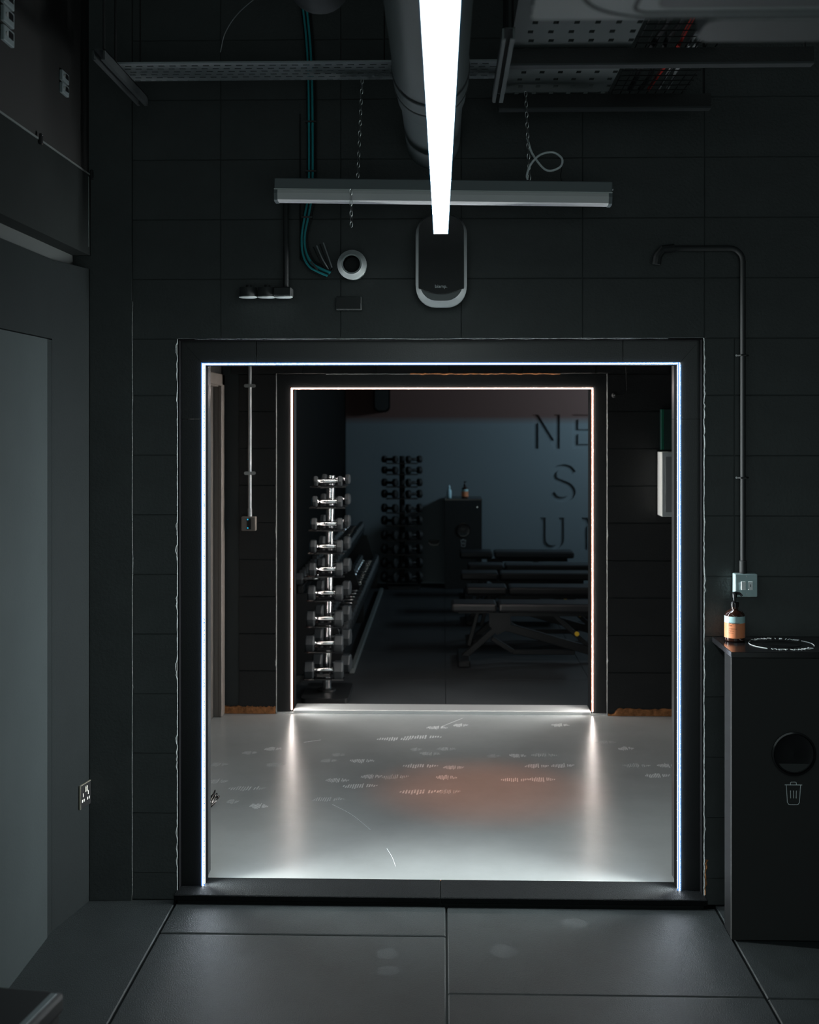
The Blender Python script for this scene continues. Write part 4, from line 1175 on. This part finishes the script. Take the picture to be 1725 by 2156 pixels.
obj('scoop', MB().prism([(x - .06, z + .02), (x - .04, z), (x, z - .008), (x + .045, z - .002), (x + .06, z + .02), (x + .06, z + .028), (x + .04, z + .008), (x, z + .003), (x - .035, z + .01), (x - .055, z + .028)], GB - .07, GB - .0005), 'white_metal', t)
obj('back_plate', MB().b(x - .06, x + .06, GB - .006, GB - .0004, z - .005, z + .05), 'bench_steel', t)
x0, _ = WX(789, 0, GB); x1, z0 = WX(821, 868, GB - .1)
t = thing('wall_speaker', 'plain black rounded speaker high on the gym back wall', 'speaker', ((x0 + x1) / 2, GB, z0))
obj('shell', MB().prism(rrect(x0, x1, z0, z0 + .36, .06, 6), GB - .14, GB - .0005), 'gym_black', t)
obj('grille', MB().prism(rrect(x0 + .012, x1 - .012, z0 + .02, z0 + .345, .05, 6), GB - .15, GB - .14), 'speaker_grille', t)

# benches
def make_bench():
    t = thing('weight_bench', '', 'bench', (0, 0, 0), 'adjustable weight benches', local=True)
    D = .13
    def seatpad(x0, x1, z0, z1, nm, tilt=0):
        M = Matrix.Translation(((x0 + x1) / 2, 0, (z0 + z1) / 2)) @ Matrix.Rotation(tilt, 4, 'Y')
        hx, hz = (x1 - x0) / 2, (z1 - z0) / 2
        return obj(nm, MB().b(-hx, hx, -D, D, -hz, hz, bevel=.018, seg=2, M=M), 'vinyl', t)
    seatpad(0, .335, .38, .445, 'seat_pad')
    seatpad(.35, 1.16, .38, .445, 'back_pad')
    obj('pad_plate', MB().b(.05, .30, -.06, .06, .365, .379), 'bench_steel', t)
    obj('pad_plate', MB().b(.40, 1.10, -.03, .03, .34, .379), 'bench_steel', t)
    obj('hinge_bracket', MB().prism([(.28, .365), (.44, .365), (.44, .25), (.34, .20), (.28, .27)], -.035, .035), 'bench_steel', t)
    def bar(nm, p0, p1, wd=.05, dp=.05, y=0.0):
        a, b_ = Vector((p0[0], y, p0[1])), Vector((p1[0], y, p1[1])); d = b_ - a
        M = Matrix.Translation((a + b_) / 2) @ Matrix.Rotation(-math.atan2(d.z, d.x), 4, 'Y')
        return obj(nm, MB().b(-d.length / 2, d.length / 2, -dp / 2, dp / 2, -wd / 2, wd / 2, bevel=.004, M=M), 'bench_steel', t)
    bar('main_beam', (.36, .27), (1.18, .04), .06)
    bar('front_leg', (.32, .235), (.09, .03), .045)
    obj('foot', MB().b(.045, .135, -.26, .26, .0, .045, bevel=.008), 'bench_steel', t)
    obj('foot', MB().b(1.15, 1.21, -.26, .26, .0, .05, bevel=.008), 'bench_steel', t)
    bar('lower_beam', (.30, .17), (.46, .07), .035, .03); bar('lower_beam', (.455, .068), (.92, .068), .035, .03)
    s = bar('support_strut', (.76, .35), (1.05, .09), .035, .03)
    obj('adjuster_knob', MB().lathe((.93, -.035, .215), [(.008, 0), (.008, -.012), (.017, -.014), (.017, -.03)], 'Y', 14), 'yellow_plastic', t)
    bar('rear_handle', (.20, .36), (.13, .10), .03, .03, .08)
    return t
bench = make_bench()
bl = ['weight bench closest to the far doorway, showing its yellow adjuster knob', 'second weight bench from the far doorway with a slightly tipped seat', 'third weight bench from the far doorway', 'fourth weight bench from the far doorway', 'weight bench farthest from the doorway, close below the wall letters']
for k, (px, py, dz) in enumerate(((951, 1266, 0), (981, 1232, 0), (970, 1203, 0), (985, 1186, 0), (968, 1164, .0))):
    Y = (H - .445) * F / (py - HOR) ; Y = min(Y, 12.75)
    x = FL(px, py, .445)[0] if Y < 12.7 else WX(px, py, Y)[0]
    o = bench if k == 0 else copy_tree(bench)
    o.location = (x, Y, .001); o['label'] = bl[k]
    if k == 4: o.scale = (1, 1, 1.06)
# blue wall light on the gym's right wall
t = thing('gym_wall_light', 'blue glowing linear light on the side wall of the gym', 'light', (3.19, 12.2, 2.45))
obj('housing', MB().b(3.16, 3.198, 11.4, 13.0, 2.2, 2.7), 'black_plastic', t)
obj('glow_panel', MB().b(3.15, 3.16, 11.42, 12.98, 2.22, 2.68), 'gym_blue', t)
